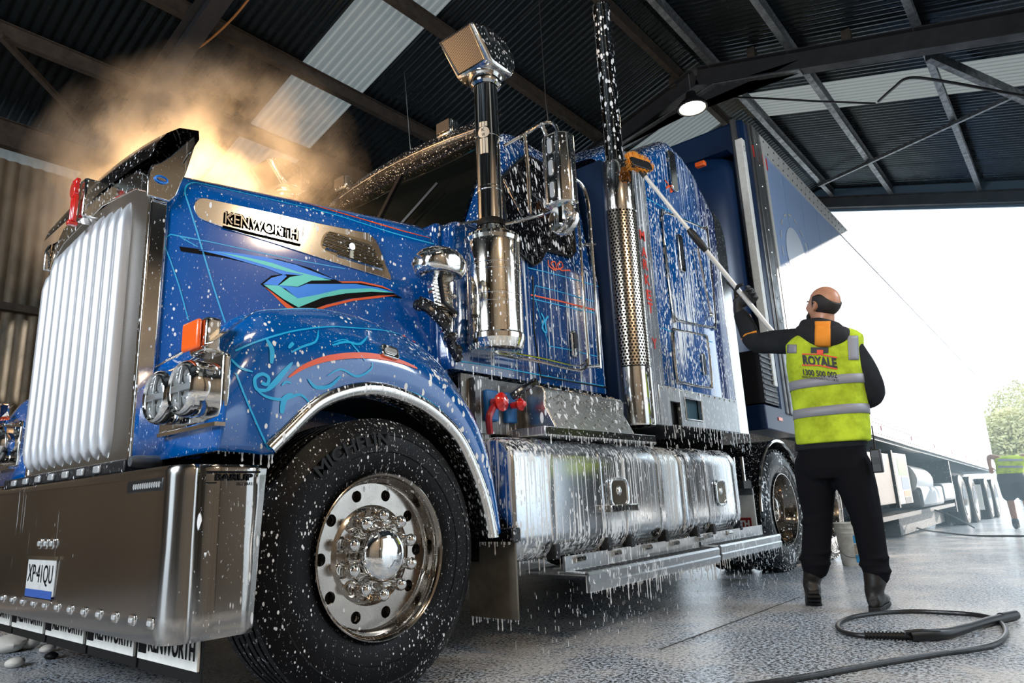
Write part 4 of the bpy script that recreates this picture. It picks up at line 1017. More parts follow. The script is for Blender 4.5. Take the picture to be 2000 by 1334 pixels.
mb = MB().prism([(1.19, 5.13, 1.13), (1.19, 5.33, 1.13), (1.19, 5.33, 2.86), (1.19, 5.27, 3.0), (1.19, 5.13, 3.06)], (.03, 0, 0)).build('extender_edge', chrome_f, T, bevel=.008)
MB().box((-1.20, 3.80, 1.15), (1.17, 5.1, 1.42)).build('sleeper_floor', chassis, T, smooth=False)
# lower chrome skirt with a lamp recess and a notch
sk = MB()
for a_, c_ in (((1.195, 3.80, 1.13), (1.225, 3.95, 1.40)), ((1.195, 3.95, 1.30), (1.225, 4.10, 1.40)), ((1.195, 4.10, 1.14), (1.225, 4.16, 1.40)), ((1.195, 4.16, 1.345), (1.225, 4.44, 1.40)), ((1.195, 4.16, 1.14), (1.225, 4.44, 1.185)), ((1.195, 4.44, 1.14), (1.225, 5.13, 1.40))): sk.box(a_, c_)
sk = sk.build('sleeper_skirt', alu, T, bevel=.003)
MB().box((1.17, 4.16, 1.18), (1.19, 4.44, 1.35)).build('skirt_recess', mat('recess_blue', (.03, .08, .11), .3), sk, smooth=False)
MB().tube([(1.226, 4.17, 1.19), (1.226, 4.43, 1.19), (1.226, 4.43, 1.34), (1.226, 4.17, 1.34)], .006, 6, closed=True).build('recess_rim', chrome_w, sk)
for k in range(14): MB().ell((1.227, 3.84 + k * .095, 1.385), (.005, .009, .009), 8, 6).build('rivet', chrome, sk)
# lettered chrome strip
st = MB().box((1.20, 3.72, 1.13), (1.222, 3.90, 3.05)).build('corner_strip', mat('foamy_strip', (.55, .6, .68), .2, .8, dict(FS, smin=.53)), T, bevel=.006)
for ch, py in (('M', 467), ('A', 500), ('R', 525), ('K', 555), ('E', 585), ('T', 610), ('Y', 680)):
    px = 1250 + (py - 467) * .115
    o_ = onx(px, py, 1.224)
    text_mb(ch, o_, (0, 1, 0), (0, 0, 1), 1, .0015, width=.07, height=.075, bold=.03).build('red_letter', mat('red_sign_paint', (.75, .05, .03), .4), st, smooth=False, fixn=False)
# lockers: outlines, handles, rails
def rr_on(pix, x): return [onx(a_, b_, x) for a_, b_ in pix]
for nm, pix in (('locker_door', [(1291, 425), (1297, 418), (1310, 420), (1372, 446), (1380, 456), (1396, 628), (1391, 638), (1385, 639), (1325, 626), (1313, 612)]), ('lower_locker_door', [(1313, 650), (1321, 645), (1370, 655), (1380, 665), (1388, 748), (1383, 757), (1330, 747), (1320, 738)])):
    P = rr_on(pix, 1.222)
    d_ = MB().prism(P, (.006, 0, 0)).build(nm, blue_s, sl, bevel=.002)
    MB().tube([p + Vector((.007, 0, 0)) for p in spline(P, 3, closed=True)], .009, 6, closed=True).build('door_seal', chrome_w, T)
for q, (w_, h_) in (((1329, 495), (.085, .30)), ((1373, 712), (.06, .17))):
    c_ = onx(*q, 1.232)
    hh = MB().prism([c_ + Vector((0, a_, b_)) for a_, b_ in rrect(w_, h_, .02)], (.014, 0, 0)).build('locker_handle', chrome_w, T, bevel=.005)
    MB().prism([c_ + Vector((.0145, a_ - .01, b_)) for a_, b_ in rrect(w_ * .4, h_ * .7, .01)], (.004, 0, 0)).build('handle_slot', black, T)
a_, c_ = onx(1362, 485, 1.27), onx(1388, 615, 1.27)
MB().tube([onx(1362, 485, 1.225), a_, c_, onx(1388, 615, 1.225)], .011, 8).ell(c_, .02, 10, 8).build('sleeper_grab_handle', chrome_w, T)
c_ = onx(1312, 335, 1.225)
MB().prism([c_ + Vector((0, x_, z_)) for x_, z_ in rrect(.11, .34, .03)], (.02, 0, 0)).build('upper_vent', chrome_w, T, bevel=.006)
paint('orange_scroll', [ribbon(spline([(1298, 352), (1305, 362), (1300, 368), (1312, 362), (1308, 376), (1318, 368)], 3), sl_bvh, .014, .004)], orange_p, sl)
paint('sleeper_pinstripe', [ribbon(l, sl_bvh, .006, .003) for l in ([(1258, 385), (1330, 425), (1400, 455)], [(1290, 640), (1330, 655), (1410, 672)])], cyan, sl)
# roof marker lamp and roof fairing
c_ = Vector((.95, 4.0, 3.44)); MB().ell(c_, (.05, .06, .05), 14, 10).build('roof_marker_lamp', orange, T)
mb = MB().grid([srow(4.05, 3.36, .75, 3.2, .1), srow(4.3, 3.58, .80, 3.3, .12), srow(4.6, 3.60, .80, 3.3, .12), srow(4.78, 3.44, .78, 3.3, .1)]); mb.build('roof_fairing', blue_s, T, angle=50)
# ================================================================== fuel tanks
def tank(y0, y1):
    rows = []
    cx_, cz_ = .93, .695; w_, h_ = .63, .60
    prof = rrect(w_, h_, .13, 7)
    for y_, s_ in ((y0 + .02, .0), (y0 + .0, .80), (y0 + .004, .90), (y0 + .02, .965), (y0 + .05, 1), (y1 - .05, 1), (y1 - .02, .965), (y1 - .004, .90), (y1, .80), (y1 - .02, 0)):
        o_ = (1 - s_) * .13
        rows.append([(cx_ + a_ * (s_ if s_ < .5 else (w_ / 2 - o_) / (w_ / 2)), y_, cz_ + b_ * (s_ if s_ < .5 else (h_ / 2 - o_) / (h_ / 2))) for a_, b_ in prof])
    t_ = MB().grid(rows, True).build('fuel_tank', alu_t, T, angle=45)
    return t_, prof, cx_, cz_
for y0_, y1_, straps in ((2.22, 3.955, (2.52, 3.0, 3.24, 3.66)), (3.985, 4.93, (4.10, 4.36, 4.84))):
    t_, prof, cx_, cz_ = tank(y0_, y1_)
    for y_ in straps:
        rws = [[(cx_ + a_ * s_, yy_, cz_ + b_ * s_) for a_, b_ in prof] for yy_, s_ in ((y_ - .022, 1.0), (y_ - .02, 1.02), (y_ + .02, 1.02), (y_ + .022, 1.0))]
        MB().grid(rws, True).build('tank_strap', alu_t, t_, angle=40)
        MB().box((1.20, y_ - .02, .40), (1.262, y_ + .02, .47)).build('strap_bolt', chassis, t_, bevel=.005)
    c_ = onx(1208, 962, 1.25) if y0_ < 3 else onx(1407, 962, 1.25)
    hsz = (.19, .15) if y0_ < 3 else (.16, .17)
    MB().prism([c_ + Vector((.0, a_, b_)) for a_, b_ in rrect(*hsz, .045)], (.004, 0, 0)).build('recess_bowl', mat('bowl_chrome', (.62, .58, .5), .12, 1), t_, bevel=.002)
    MB().tube([c_ + Vector((.005, a_, b_)) for a_, b_ in rrect(*hsz, .045)], .009, 8, closed=True).build('recess_ring', alu_t, t_)
    MB().ell(c_ + Vector((.0, .0, .01)), (.016, .025, .03), 12, 8).build('filler_latch', chrome_w, t_)
    if y0_ < 3:
        b_ = onx(1214, 992, 1.27)
        MB().box((1.245, b_.y - .15, b_.z - .02), (1.30, b_.y + .15, b_.z + .02)).build('small_step', chrome_f, t_, bevel=.004)
        for k in range(8): MB().box((1.301, b_.y - .13 + k * .034, b_.z - .012), (1.302, b_.y - .112 + k * .034, b_.z + .012)).build('step_slot', black, t_)
# running steps
for y0_, y1_, zz_ in ((2.58, 4.10, .335), (4.13, 5.26, .345)):
    s_ = MB().box((1.0, y0_, zz_ - .02), (1.385, y1_, zz_)).build('running_step', alu, T, bevel=.006)
    MB().prism([(1.385, y0_, zz_), (1.395, y0_, zz_ - .012), (1.39, y0_, zz_ - .05), (1.398, y0_, zz_ - .058), (1.39, y0_, zz_ - .095), (1.37, y0_, zz_ - .095), (1.37, y0_, zz_)], (0, y1_ - y0_, 0)).build('step_edge', alu, s_)
    MB().box((1.24, y0_, zz_), (1.255, y1_, zz_ + .07)).build('step_back', alu, s_)
    n_ = int((y1_ - y0_) / .062)
    for k in range(n_):
        MB().box((1.285, y0_ + .04 + k * .062, zz_ + .0005), (1.36, y0_ + .075 + k * .062, zz_ + .003)).build('tread_slot', black, s_)
    for k in range(5 if y0_ < 3 else 2):
        MB().tube([(1.258, y0_ + .08 + k * .35, zz_ + .05), (1.258, y0_ + .16 + k * .35, zz_ + .05)], .017, 10).build('step_clamp', chrome_w, s_)
# battery box with tread plate
tr_m = mat('tread_plate', (.62, .60, .56), .25, 1, dict(drops=.5, dscale=34, zs=.4, streak=.8, sscale=50, smin=.58, extra=.4))
side = [(1.262, 1.035), (1.262, 1.05), (1.20, 1.17), (1.205, 1.235), (1.19, 1.262), (1.02, 1.30), (.80, 1.30), (.80, 1.035)]
bx = MB().prism([(x, 2.56, z) for x, z in side], (0, .80, 0)).build('tread_plate_box', tr_m, T, bevel=.006)
for k in range(11):
    y_ = 2.59 + k * .072
    for (xa, za), (xb, zb_) in (((1.258, 1.062), (1.203, 1.165)), ((1.204, 1.18), (1.208, 1.232)), ((1.18, 1.268), (1.05, 1.296))):
        A_, B_ = Vector((xa, y_, za)), Vector((xb, y_, zb_)); N_ = 3
        for q in range(N_):
            P0 = A_.lerp(B_, q / N_ + .05); P1 = A_.lerp(B_, (q + .8) / N_) + Vector((0, .03 if (q + k) % 2 else -.03, 0))
            MB().tube([P0, P0.lerp(P1, .5), P1], [.002, .0075, .002], 6).build('tread_rib', tr_m, bx)
MB().box((.9, 2.45, 1.0), (1.275, 3.60, 1.045)).build('step_plate', alu, T, bevel=.005)
MB().box((1.276, 2.46, 1.004), (1.279, 3.59, 1.040)).build('step_plate_edge', blackw, T)
# air couplings between fender and box
bk = MB().box((1.0, 2.20, 1.02), (1.04, 2.60, 1.30)).build('valve_board', mat('valve_steel', (.12, .12, .12), .3, .7, dict(drops=.45, dscale=50, zs=.3, streak=.9, smin=.58, extra=.5)), T)
MB().box((.98, 2.14, .55), (1.0, 2.35, 1.32)).build('cab_step_panel', mat('dull_panel', (.13, .12, .10), .4, .4, dict(FT)), T)
for q, s_ in (((978, 785), 1.), ((1015, 790), .7)):
    c_ = onx(*q, 1.12)
    MB().lathe([(-.05, .001), (-.05, .025 * s_), (-.01, .028 * s_), (-.005, .045 * s_), (.01, .048 * s_), (.02, .03 * s_), (.035, .02 * s_), (.04, .001)], c_, 'x', 20).build('red_coupling', red, bk)
    MB().box((c_.x - .1, c_.y - .04, c_.z - .09), (c_.x - .055, c_.y + .05, c_.z + .07)).build('blue_valve', mat('blue_valve_paint', (.01, .12, .34), .35), bk, bevel=.01)
MB().tube(spline([onx(965, 792, 1.1), onx(955, 815, 1.12), onx(957, 845, 1.1)], 5), .018, 8).build('red_hose', mat('red_hose_rubber', (.35, .01, .015), .35), bk)
MB().tube(spline([onx(1000, 775, 1.12), onx(1025, 758, 1.16), onx(1045, 745, 1.16)], 4), [.02] * 9, 8).build('black_hose', blackw, bk)
# mud flap behind the front wheel
mf = MB().box((.96, 2.20, .165), (1.255, 2.212, .53)).build('mud_flap', mat('dirty_rubber', (.17, .15, .12), .5, var=.5, vscale=6, bump=.2, bscale=20), T, bevel=.003)
MB().box((.955, 2.175, .50), (1.265, 2.235, .565)).build('flap_bracket', blackw, mf, bevel=.006)
# drive axle fenders
for yy in (D1,):
    for sx in (1, -1):
        rws = []
        for k in range(25):
            a_ = math.radians(18 + 162 * k / 24); r_ = .575
            y_, z_ = yy + math.cos(a_) * r_, RZc - .0 + math.sin(a_) * r_ * 1.02
            rws.append([(sx * x, y_, z_) for x in (.62, 1.225, 1.235)])
        rws.append([(sx * x, yy - .575, .36) for x in (.62, 1.225, 1.235)])
        f_ = MB().grid(rws).build('drive_fender', blackw, T, solid=.008)
        MB().tube([(sx * 1.24, r[1][1], r[1][2]) for r in rws[:-1]], .016, 8).build('fender_rim', chrome, f_)
MB().box((1.02, 5.20, .36), (1.24, 5.21, .70)).build('white_flap', white_p, T, bevel=.002)
MB().box((1.02, 5.19, .65), (1.24, 5.20, .70)).build('flap_clamp', galv, T)
MB().box((1.04, 5.195, .385), (1.20, 5.199, .475)).build('red_panel', mat('dark_red_print', (.28, .012, .01), .4), T)
text_mb('TH', (1.10, 5.193, .40), (1, 0, 0), (0, 0, 1), 1, 0, width=.085, height=.055, bold=.05).build('panel_lettering', white_p, T, smooth=False, fixn=False)
for k in range(3): MB().tube([(1.06 + .07 * k, 5.15, .70), (1.06 + .07 * k, 5.15, .95)], .014, 8).build('air_line', chrome_w, T)
MB().box((.95, 5.08, .70), (1.22, 5.24, .76)).build('line_bracket', chassis, T)
# hanging suds under the panels
fm_ = mat('foam_white', (.82, .84, .86), .4)
def drips(name, edge, n, lmax, parent):
    mb = MB()
    for k in range(n):
        t_ = (k + random.random()) / n * (len(edge) - 1); i = min(int(t_), len(edge) - 2); p = Vector(edge[i]).lerp(Vector(edge[i + 1]), t_ - i)
        L = lmax * random.random() ** 2.2 + .006; r_ = .0025 + random.random() * .002
        mb.tube([p + Vector((0, 0, .004)), p - Vector((0, 0, L * .5)), p - Vector((0, 0, L * .85)), p - Vector((0, 0, L))], [r_ * 1.3, r_ * .5, r_, r_ * .2], 5)
    return tag(mb.build(name, fm_, parent, fixn=False), kind='stuff')
drips('soap_drips', [(1.222, 3.80, 1.135), (1.222, 5.33, 1.135)], 40, .13, T)
drips('soap_drips', [(1.39, 2.58, .24), (1.39, 4.10, .24)], 60, .10, T)
drips('soap_drips', [(1.39, 4.13, .25), (1.39, 5.26, .25)], 36, .06, T)
drips('soap_drips', [(1.276, 2.45, 1.0), (1.276, 3.60, 1.0)], 60, .045, T)
drips('soap_drips', [(1.26, 2.175, .50), (.955, 2.175, .50)], 20, .05, T)
drips('soap_drips', [(.96, 2.205, .165), (1.255, 2.205, .165)], 20, .05, T)
drips('soap_drips', [(1.18, 2.25, .40), (1.18, 4.9, .40)], 90, .06, T)
drips('soap_drips', [(1.20, .80, .88), (1.22, 1.0, .876)], 12, .05, T)
a_ = [(1.12 + math.cos(k * PI / 10) * .14, 2.28 + math.sin(k * PI / 10) * .14, 1.45) for k in range(21)]
drips('soap_drips', a_, 40, .025, T)
drips('soap_drips', [(1.12, 1.98, 1.33), (1.04, 3.45, 1.31)], 30, .05, T)
mb = MB()                                             # falling drops under the truck side
for k in range(380):
    p = Vector((1.05 + random.random() * .4, 2.3 + random.random() * 3.1, .02 + random.random() ** 1.2 * (.26)))
    L = .006 + random.random() * .02; mb.tube([p, p - Vector((0, 0, L))], .0016, 4)
for k in range(90):
    p = Vector((1.22 + random.random() * .03, 3.8 + random.random() * 1.5, 1.0 + random.random() * .12)); L = .01 + random.random() * .03; mb.tube([p, p - Vector((0, 0, L))], .002, 4)
tag(mb.build('falling_drops', fm_, T, fixn=False), kind='stuff')
# ================================================================== SEMI TRAILER
TRB = Vector((0, 6.3, 1.37)); TPITCH = -.028
TRL = empty('box_trailer', (0, 9, 0), 'long white and blue panelled box trailer coupled behind the blue truck', 'trailer')
def tz(y, z): return z + TPITCH * (y - 6.3)           # the trailer follows the falling ground
Y_END = 24.0
def tbox(mb, x0, x1, y0, y1, z0, z1):
    vs = [(x0, y0, tz(y0, z0)), (x1, y0, tz(y0, z0)), (x1, y1, tz(y1, z0)), (x0, y1, tz(y1, z0)), (x0, y0, tz(y0, z1)), (x1, y0, tz(y0, z1)), (x1, y1, tz(y1, z1)), (x0, y1, tz(y1, z1))]
    return mb.add(vs, [(0, 3, 2, 1), (4, 5, 6, 7), (0, 1, 5, 4), (1, 2, 6, 5), (2, 3, 7, 6), (3, 0, 4, 7)])
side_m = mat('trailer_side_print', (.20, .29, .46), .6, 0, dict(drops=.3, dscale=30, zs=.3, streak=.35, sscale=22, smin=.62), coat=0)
tbox(MB(), -1.24, 1.235, 6.34, Y_END, 1.5, 4.36).build('box_core', white_p, TRL, smooth=False)
y = 6.62; 
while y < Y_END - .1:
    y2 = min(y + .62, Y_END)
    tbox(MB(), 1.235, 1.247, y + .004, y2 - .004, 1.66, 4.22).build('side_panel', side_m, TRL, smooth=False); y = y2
rail = alu_p
tbox(MB(), 1.235, 1.262, 6.34, Y_END, 4.20, 4.40).build('top_rail', mat('rail_white', (.66, .65, .62), .35, .3, var=.15), TRL, smooth=False)
tbox(MB(), 1.235, 1.266, 6.34, Y_END, 1.40, 1.66).build('bottom_rail', MATS['rail_white'], TRL, smooth=False)
tbox(MB(), 1.25, 1.272, 6.34, Y_END, 1.635, 1.65).build('rail_bead', galv, TRL, smooth=False)
mb = MB()
y = 6.45
while y < Y_END:
    for z in (4.24, 4.35): mb.ell((1.263, y + (.06 if z > 4.3 else 0), tz(y, z)), (.006, .013, .013), 6, 4)
    for z in (1.44, 1.58): mb.ell((1.267, y + (.1 if z > 1.5 else 0), tz(y, z)), (.006, .014, .014), 6, 4)
    y += .16 if y < 14 else .32
tag(mb.build('rivets', black, TRL, fixn=False), kind='stuff')
for k in range(6): tbox(MB(), 1.266, 1.274, 10 + 2 * k, 10.09 + 2 * k, 1.50, 1.56).build('red_side_lamp', red, TRL, smooth=False)
# front wall and corner extrusion
tbox(MB(), -1.25, 1.25, 6.10, 6.34, 1.36, 4.38).build('front_wall', blue_d, TRL, bevel=.03)
cp = MB()
for (xa, xb, ya, yb_) in ((1.18, 1.262, 6.24, 6.30), (1.20, 1.274, 6.31, 6.44), (1.235, 1.27, 6.45, 6.55), (1.13, 1.19, 6.08, 6.12)):
    tbox(cp, xa, xb, ya, yb_, 1.36, 4.40)
cp.build('corner_post', mat('post_aluminium', (.22, .22, .22), .32, .8, var=.3, vscale=6), TRL, bevel=.01)
tbox(MB(), 1.262, 1.275, 6.56, 6.62, 1.5, 4.3).build('edge_strip', MATS['rail_white'], TRL, smooth=False)
tbox(MB(), 1.18, 1.255, 6.02, 6.10, 1.6, 4.12).build('cream_post_strip', white_p, TRL, bevel=.005)
MB().lathe([(1.252, .001), (1.256, .03)], (0, 6.06, 4.02), 'x', 16).build('round_lamp', black, TRL)
for k in range(12):
    MB().ell((1.276, 6.40, 4.2 - k * .24), (.006, .012, .012), 8, 6).build('post_rivet', chrome, TRL)
q = onx(1479, 291, 1.265)
tbox(MB(), 1.262, 1.268, q.y - .14, q.y + .26, 4.02, 4.15).build('red_label', mat('red_sticker', (.55, .02, .02), .4), TRL, smooth=False)
# blue rounded nose of the trailer
tag_ = MB(); rws = []
for z_, yf in ((1.5, 5.72), (2.5, 5.68), (3.4, 5.66), (3.80, 5.68), (3.95, 5.76), (4.02, 5.92)):
    rws.append([(x, yf + .35 * (abs(x) / 1.12) ** 6, z_) for x in [-1.12 + 2.24 * i / 24 for i in range(25)]] + [(1.12, 6.1, z_), (-1.12, 6.1, z_)])
tag_.grid(rws, True).build('nose_fairing', blue_d, TRL, angle=60)
mb = MB(); mb.f.append([0]) if False else None
MB().add([(-1.12, 5.95, 4.02), (1.12, 5.95, 4.02), (1.12, 6.1, 4.02), (-1.12, 6.1, 4.02)], [(0, 1, 2, 3)]).build('nose_top', blue_d, TRL, smooth=False)
c_ = onx(1398, 263, 1.05); MB().box((.9, 5.62, 3.78), (1.0, 5.68, 3.83)).build('orange_nose_lamp', orange, TRL, bevel=.01)
# logo on the side: dashed ring and pale disc
ctr = onx(1558, 475, 1.25)
def disc(cy_, cz_, ry, rz, m, nm, x, a0=0, a1=360, ring=None, n=28):
    mb = MB()
    if ring:
        P = [(x, cy_ + math.cos(math.radians(a0 + (a1 - a0) * i / 4)) * r_ * ry, cz_ + math.sin(math.radians(a0 + (a1 - a0) * i / 4)) * r_ * rz) for r_ in (1, 1 - ring) for i in range(5)]
        mb.grid([P[:5], P[5:]])
    else: mb.add([(x, cy_ + math.cos(2 * PI * i / n) * ry, cz_ + math.sin(2 * PI * i / n) * rz) for i in range(n)], [list(range(n))])
    return mb.build(nm, m, TRL, smooth=False, fixn=False)
pale = mat('pale_print', (.50, .55, .62), .35)
cY, cZ = onx(1557, 502, 1.25).y, onx(1557, 502, 1.25).z
disc(cY, cZ, .34, .34, pale, 'logo_disc', 1.2505)
for k in range(16): disc(cY, cZ, .50, .50, MATS['rail_white'], 'logo_dash', 1.2505, k * 22.5, k * 22.5 + 12, ring=.05)
# running gear
for yc in (16.9, 18.5, 21.3, 22.9):
    for sx in (1, -1):
        c = (yc, .50 + zg(yc)); mb = MB(); tyre(mb, 1.23, c, sgn=sx, grooves=3, n=40); tyre(mb, .9, c, sgn=sx, grooves=3, n=24)
        w = mb.build('trailer_wheel', rubber_p, TRL)
        MB().lathe([(sx * a, r) for a, r in [(1.22, .29), (1.245, .302), (1.2, .28), (1.06, .25), (1.05, .12), (1.15, .11), (1.17, .001)]], (0, *c), 'x', 36).build('rim', mat('trailer_rim', (.7, .7, .7), .25, .9), w)
    MB().tube([(-1, yc, .50 + zg(yc)), (1, yc, .50 + zg(yc))], .08, 8).build('axle', chassis, TRL)
MB().box((1.0, 20.0, zg(20) + .25), (1.22, 20.02, zg(20) + .85)).build('white_flap', white_p, TRL)
for sx in (.4, -.4):
    mb = MB(); tbox(mb, sx - .05, sx + .05, 6.6, Y_END, 1.05, 1.40); mb.build('chassis_beam', chassis, TRL, smooth=False)
tbox(MB(), -1.2, 1.22, 6.6, Y_END, 1.36, 1.41).build('floor_pan', mat('pan_blue', (.05, .08, .10), .5), TRL, smooth=False)
# aluminium corner box with blue panel (lower front corner)
tbox(MB(), 1.0, 1.24, 5.75, 6.1, 1.42, 1.9).build('refrigeration_grille', mat('dark_grille', (.02, .02, .025), .4, .4), TRL, smooth=False)
for k in range(9):
    tbox(MB(), 1.241, 1.25, 5.76, 6.08, 1.44 + k * .05, 1.455 + k * .05).build('grille_slat', galv, TRL, smooth=False)
tbox(MB(), 1.0, 1.25, 5.7, 6.62, 1.18, 1.40).build('skid_plate', blue_d, TRL, bevel=.01)
tbox(MB(), 1.251, 1.256, 6.0, 6.1, 1.28, 1.31).build('side_marker', orange, TRL)
# side equipment between the axles
def sbox(nm, y0, y1, z0, z1, m, x0=.7, x1=1.2, **k): return MB().box((x0, y0, z0), (x1, y1, z1)).build(nm, m, TRL, **k)
tb = sbox('tread_plate_locker', 9.3, 10.6, .42, 1.10, mat('shaded_locker_plate', (.14, .12, .11), .4, .8, bump=.6, bscale=18), bevel=.01)  # shade under the trailer put into the dark plate colour
sbox('sign_panel', 10.62, 11.7, .40, 1.12, mat('sign_white', (.38, .40, .40), .5), 1.12, 1.2, smooth=False)
sbox('panel_frame', 10.55, 10.64, .36, 1.15, chassis, 1.1, 1.23, smooth=False)
for nm, y0, y1, z0, z1, m in (('green_print', 11.0, 11.6, .80, 1.05, mat('print_green', (.05, .35, .04), .5)), ('blue_print', 11.1, 11.6, .60, .78, mat('print_blue', (.01, .10, .35), .5)), ('orange_print', 11.15, 11.6, .5, .58, mat('print_orange', (.7, .15, .03), .5)), ('dark_print', 11.15, 11.6, .40, .49, chassis)):
    MB().box((1.201, y0, z0), (1.203, y1, z1)).build(nm, m, TRL, smooth=False)
MB().tube([(1.0, 12.0, .75), (1.0, 13.4, .70)], .25, 24).build('air_tank', mat('tank_grey', (.3, .32, .33), .3, .7), TRL)
sbox('pallet_box', 12.2, 14.2, .30, .62, mat('pale_locker', (.25, .28, .30), .4, .3), .8, 1.25, bevel=.05)
sbox('pallet_box', 14.3, 15.6, .34, .66, MATS['pale_locker'], .8, 1.25, bevel=.05)
sbox('lower_rail', 9.3, 15.5, .22, .28, chassis, .9, 1.22, smooth=False)
sbox('under_gear', 12, 16.2, -.1, .25, chassis, .2, .9, smooth=False)
sbox('cross_panel', 15.8, 15.9, .1, 1.1, chassis, .1, 1.2, smooth=False)
MB().box((.5, 8.2, .0), (.62, 8.3, 1.1)).build('landing_leg', galv, TRL)
# ================================================================== PEOPLE
def bake(o, ):
    dg = bpy.context.evaluated_depsgraph_get(); dg.update(); e = o.evaluated_get(dg); me = bpy.data.meshes.new_from_object(e)
    old = o.data; ms = list(old.materials); o.modifiers.clear(); o.data = me
    if not me.materials:
        for q in ms: me.materials.append(q)
    me.polygons.foreach_set('use_smooth', [True] * len(me.polygons)); return o
def rm(mb, name, m, parent, vox=.012, sm=6, tex=0):
    o = mb.build(name, m, parent, weld=0, fixn=True)
    q = o.modifiers.new('r', 'REMESH'); q.mode = 'VOXEL'; q.voxel_size = vox; q.use_smooth_shade = True
    q = o.modifiers.new('s', 'SMOOTH'); q.factor = .5; q.iterations = sm
    bake(o); return o
def loft(mb, rings, n=20):
    """rings: centre, side vector (with length), front vector (with length), squareness"""
    rows = []
    for c, s_, f_, *e in rings:
        e = e[0] if e else 1.0; r = []
        for k in range(n):
            a = 2 * PI * k / n; ca, sa = math.cos(a), math.sin(a)
            r.append(Vector(c) + Vector(s_) * (abs(ca) ** e * (1 if ca > 0 else -1)) + Vector(f_) * (abs(sa) ** e * (1 if sa > 0 else -1)))
        rows.append(r)
    b = len(mb.v); mb.grid(rows, True)
    mb.f.append([b + k for k in range(n)]); mb.m.append(0); e = b + (len(rows) - 1) * n; mb.f.append([e + k for k in range(n)]); mb.m.append(0)
    return mb
def limb(mb, pts, rad, n=14):
    P = spline(pts, 4); R = []
    for i in range(len(pts) - 1):
        for j in range(4): R.append(rad[i] + (rad[i + 1] - rad[i]) * j / 4)
    R.append(rad[-1]); mb.tube(P, R, n); mb.ell(P[0], R[0], 12, 8); mb.ell(P[-1], R[-1], 12, 8); return mb
def hand(mb, wrist, palmdir, side, nrm, curl=1.0, s=1.0, thumb=1):
    """palm + five fingers; palmdir towards the fingers, side = index side, nrm = palm normal (fingers curl towards it)"""
    w = Vector(wrist); d = Vector(palmdir).normalized(); sd = Vector(side).normalized(); nn_ = Vector(nrm).normalized()
    loft(mb, [(w, sd * .027 * s, nn_ * .019 * s), (w + d * .03 * s, sd * .036 * s, nn_ * .018 * s, .8), (w + d * .075 * s, sd * .044 * s, nn_ * .016 * s, .8), (w + d * .10 * s, sd * .042 * s, nn_ * .013 * s, .8)], 14)
    for i, L in enumerate((.072, .082, .076, .060)):
        o_ = w + d * .092 * s + sd * (.032 - .0215 * i) * s; pts = [o_]; a_ = .25 * curl
        for k, q in enumerate((.45, .32, .23)):
            a_ += (.55, .75, .55)[k] * curl; pts.append(pts[-1] + (d * math.cos(a_) + nn_ * math.sin(a_)) * L * q * s * 1.05)
        mb.tube(pts, [.0105 * s, .0095 * s, .0088 * s, .0075 * s], 10); 
        for p_, r_ in zip(pts, (.0105, .0098, .009, .0078)): mb.ell(p_, r_ * s, 8, 6)
    o_ = w + d * .03 * s + sd * .03 * s
    pts = [o_, o_ + (sd * .028 + d * .018 + nn_ * .012) * s, o_ + (sd * .036 + d * .045 + nn_ * (.02 + .015 * curl)) * s, o_ + (sd * .028 + d * .068 + nn_ * (.028 + .02 * curl)) * s]
    mb.tube(pts, [.015 * s, .0125 * s, .011 * s, .009 * s], 10)
    for p_, r_ in zip(pts, (.015, .0128, .0112, .009)): mb.ell(p_, r_ * s, 8, 6)
    return mb
skin_m = mat('skin', (.52, .25, .15), .42, 0, var=.2, vscale=25)
hair_m = mat('dark_hair', (.012, .009, .008), .6, bump=.5, bscale=400)
def head(mb, c, f, u, s=1.0):
    f = Vector(f).normalized(); l = Vector(u).cross(f).normalized(); u = f.cross(l).normalized()
    R3 = Matrix((( f.x, l.x, u.x), (f.y, l.y, u.y), (f.z, l.z, u.z)))
    P = lambda a, b, c_: Vector(c) + (f * a + l * b + u * c_) * s
    mb.ell(P(-.010, 0, .030), (.100 * s, .078 * s, .092 * s), 24, 16, rot=R3)
    mb.ell(P(.022, 0, -.020), (.072 * s, .066 * s, .085 * s), 20, 14, rot=R3)
    mb.ell(P(.045, 0, -.075), (.045 * s, .042 * s, .036 * s), 16, 12, rot=R3)
    mb.ell(P(.072, 0, .015), (.020 * s, .048 * s, .014 * s), 12, 8, rot=R3)       # brow
    mb.tube([P(.088, 0, .010), P(.104, 0, -.018), P(.112, 0, -.030), P(.095, 0, -.038)], [.009 * s, .012 * s, .014 * s, .011 * s], 8)
    mb.ell(P(.090, 0, -.056), (.012 * s, .025 * s, .007 * s), 12, 8, rot=R3); mb.ell(P(.088, 0, -.067), (.012 * s, .022 * s, .007 * s), 12, 8, rot=R3)
    for b in (1, -1):
        mb.ell(P(.070, b * .036, -.02), (.022 * s, .022 * s, .02 * s), 10, 8, rot=R3)  # cheek
        mb.ell(P(-.010, b * .078, -.010), (.016 * s, .007 * s, .030 * s), 12, 10, rot=R3)
        mb.ell(P(-.018, b * .083, -.005), (.012 * s, .008 * s, .026 * s), 12, 10, rot=R3)
    return f, l, u, P, R3
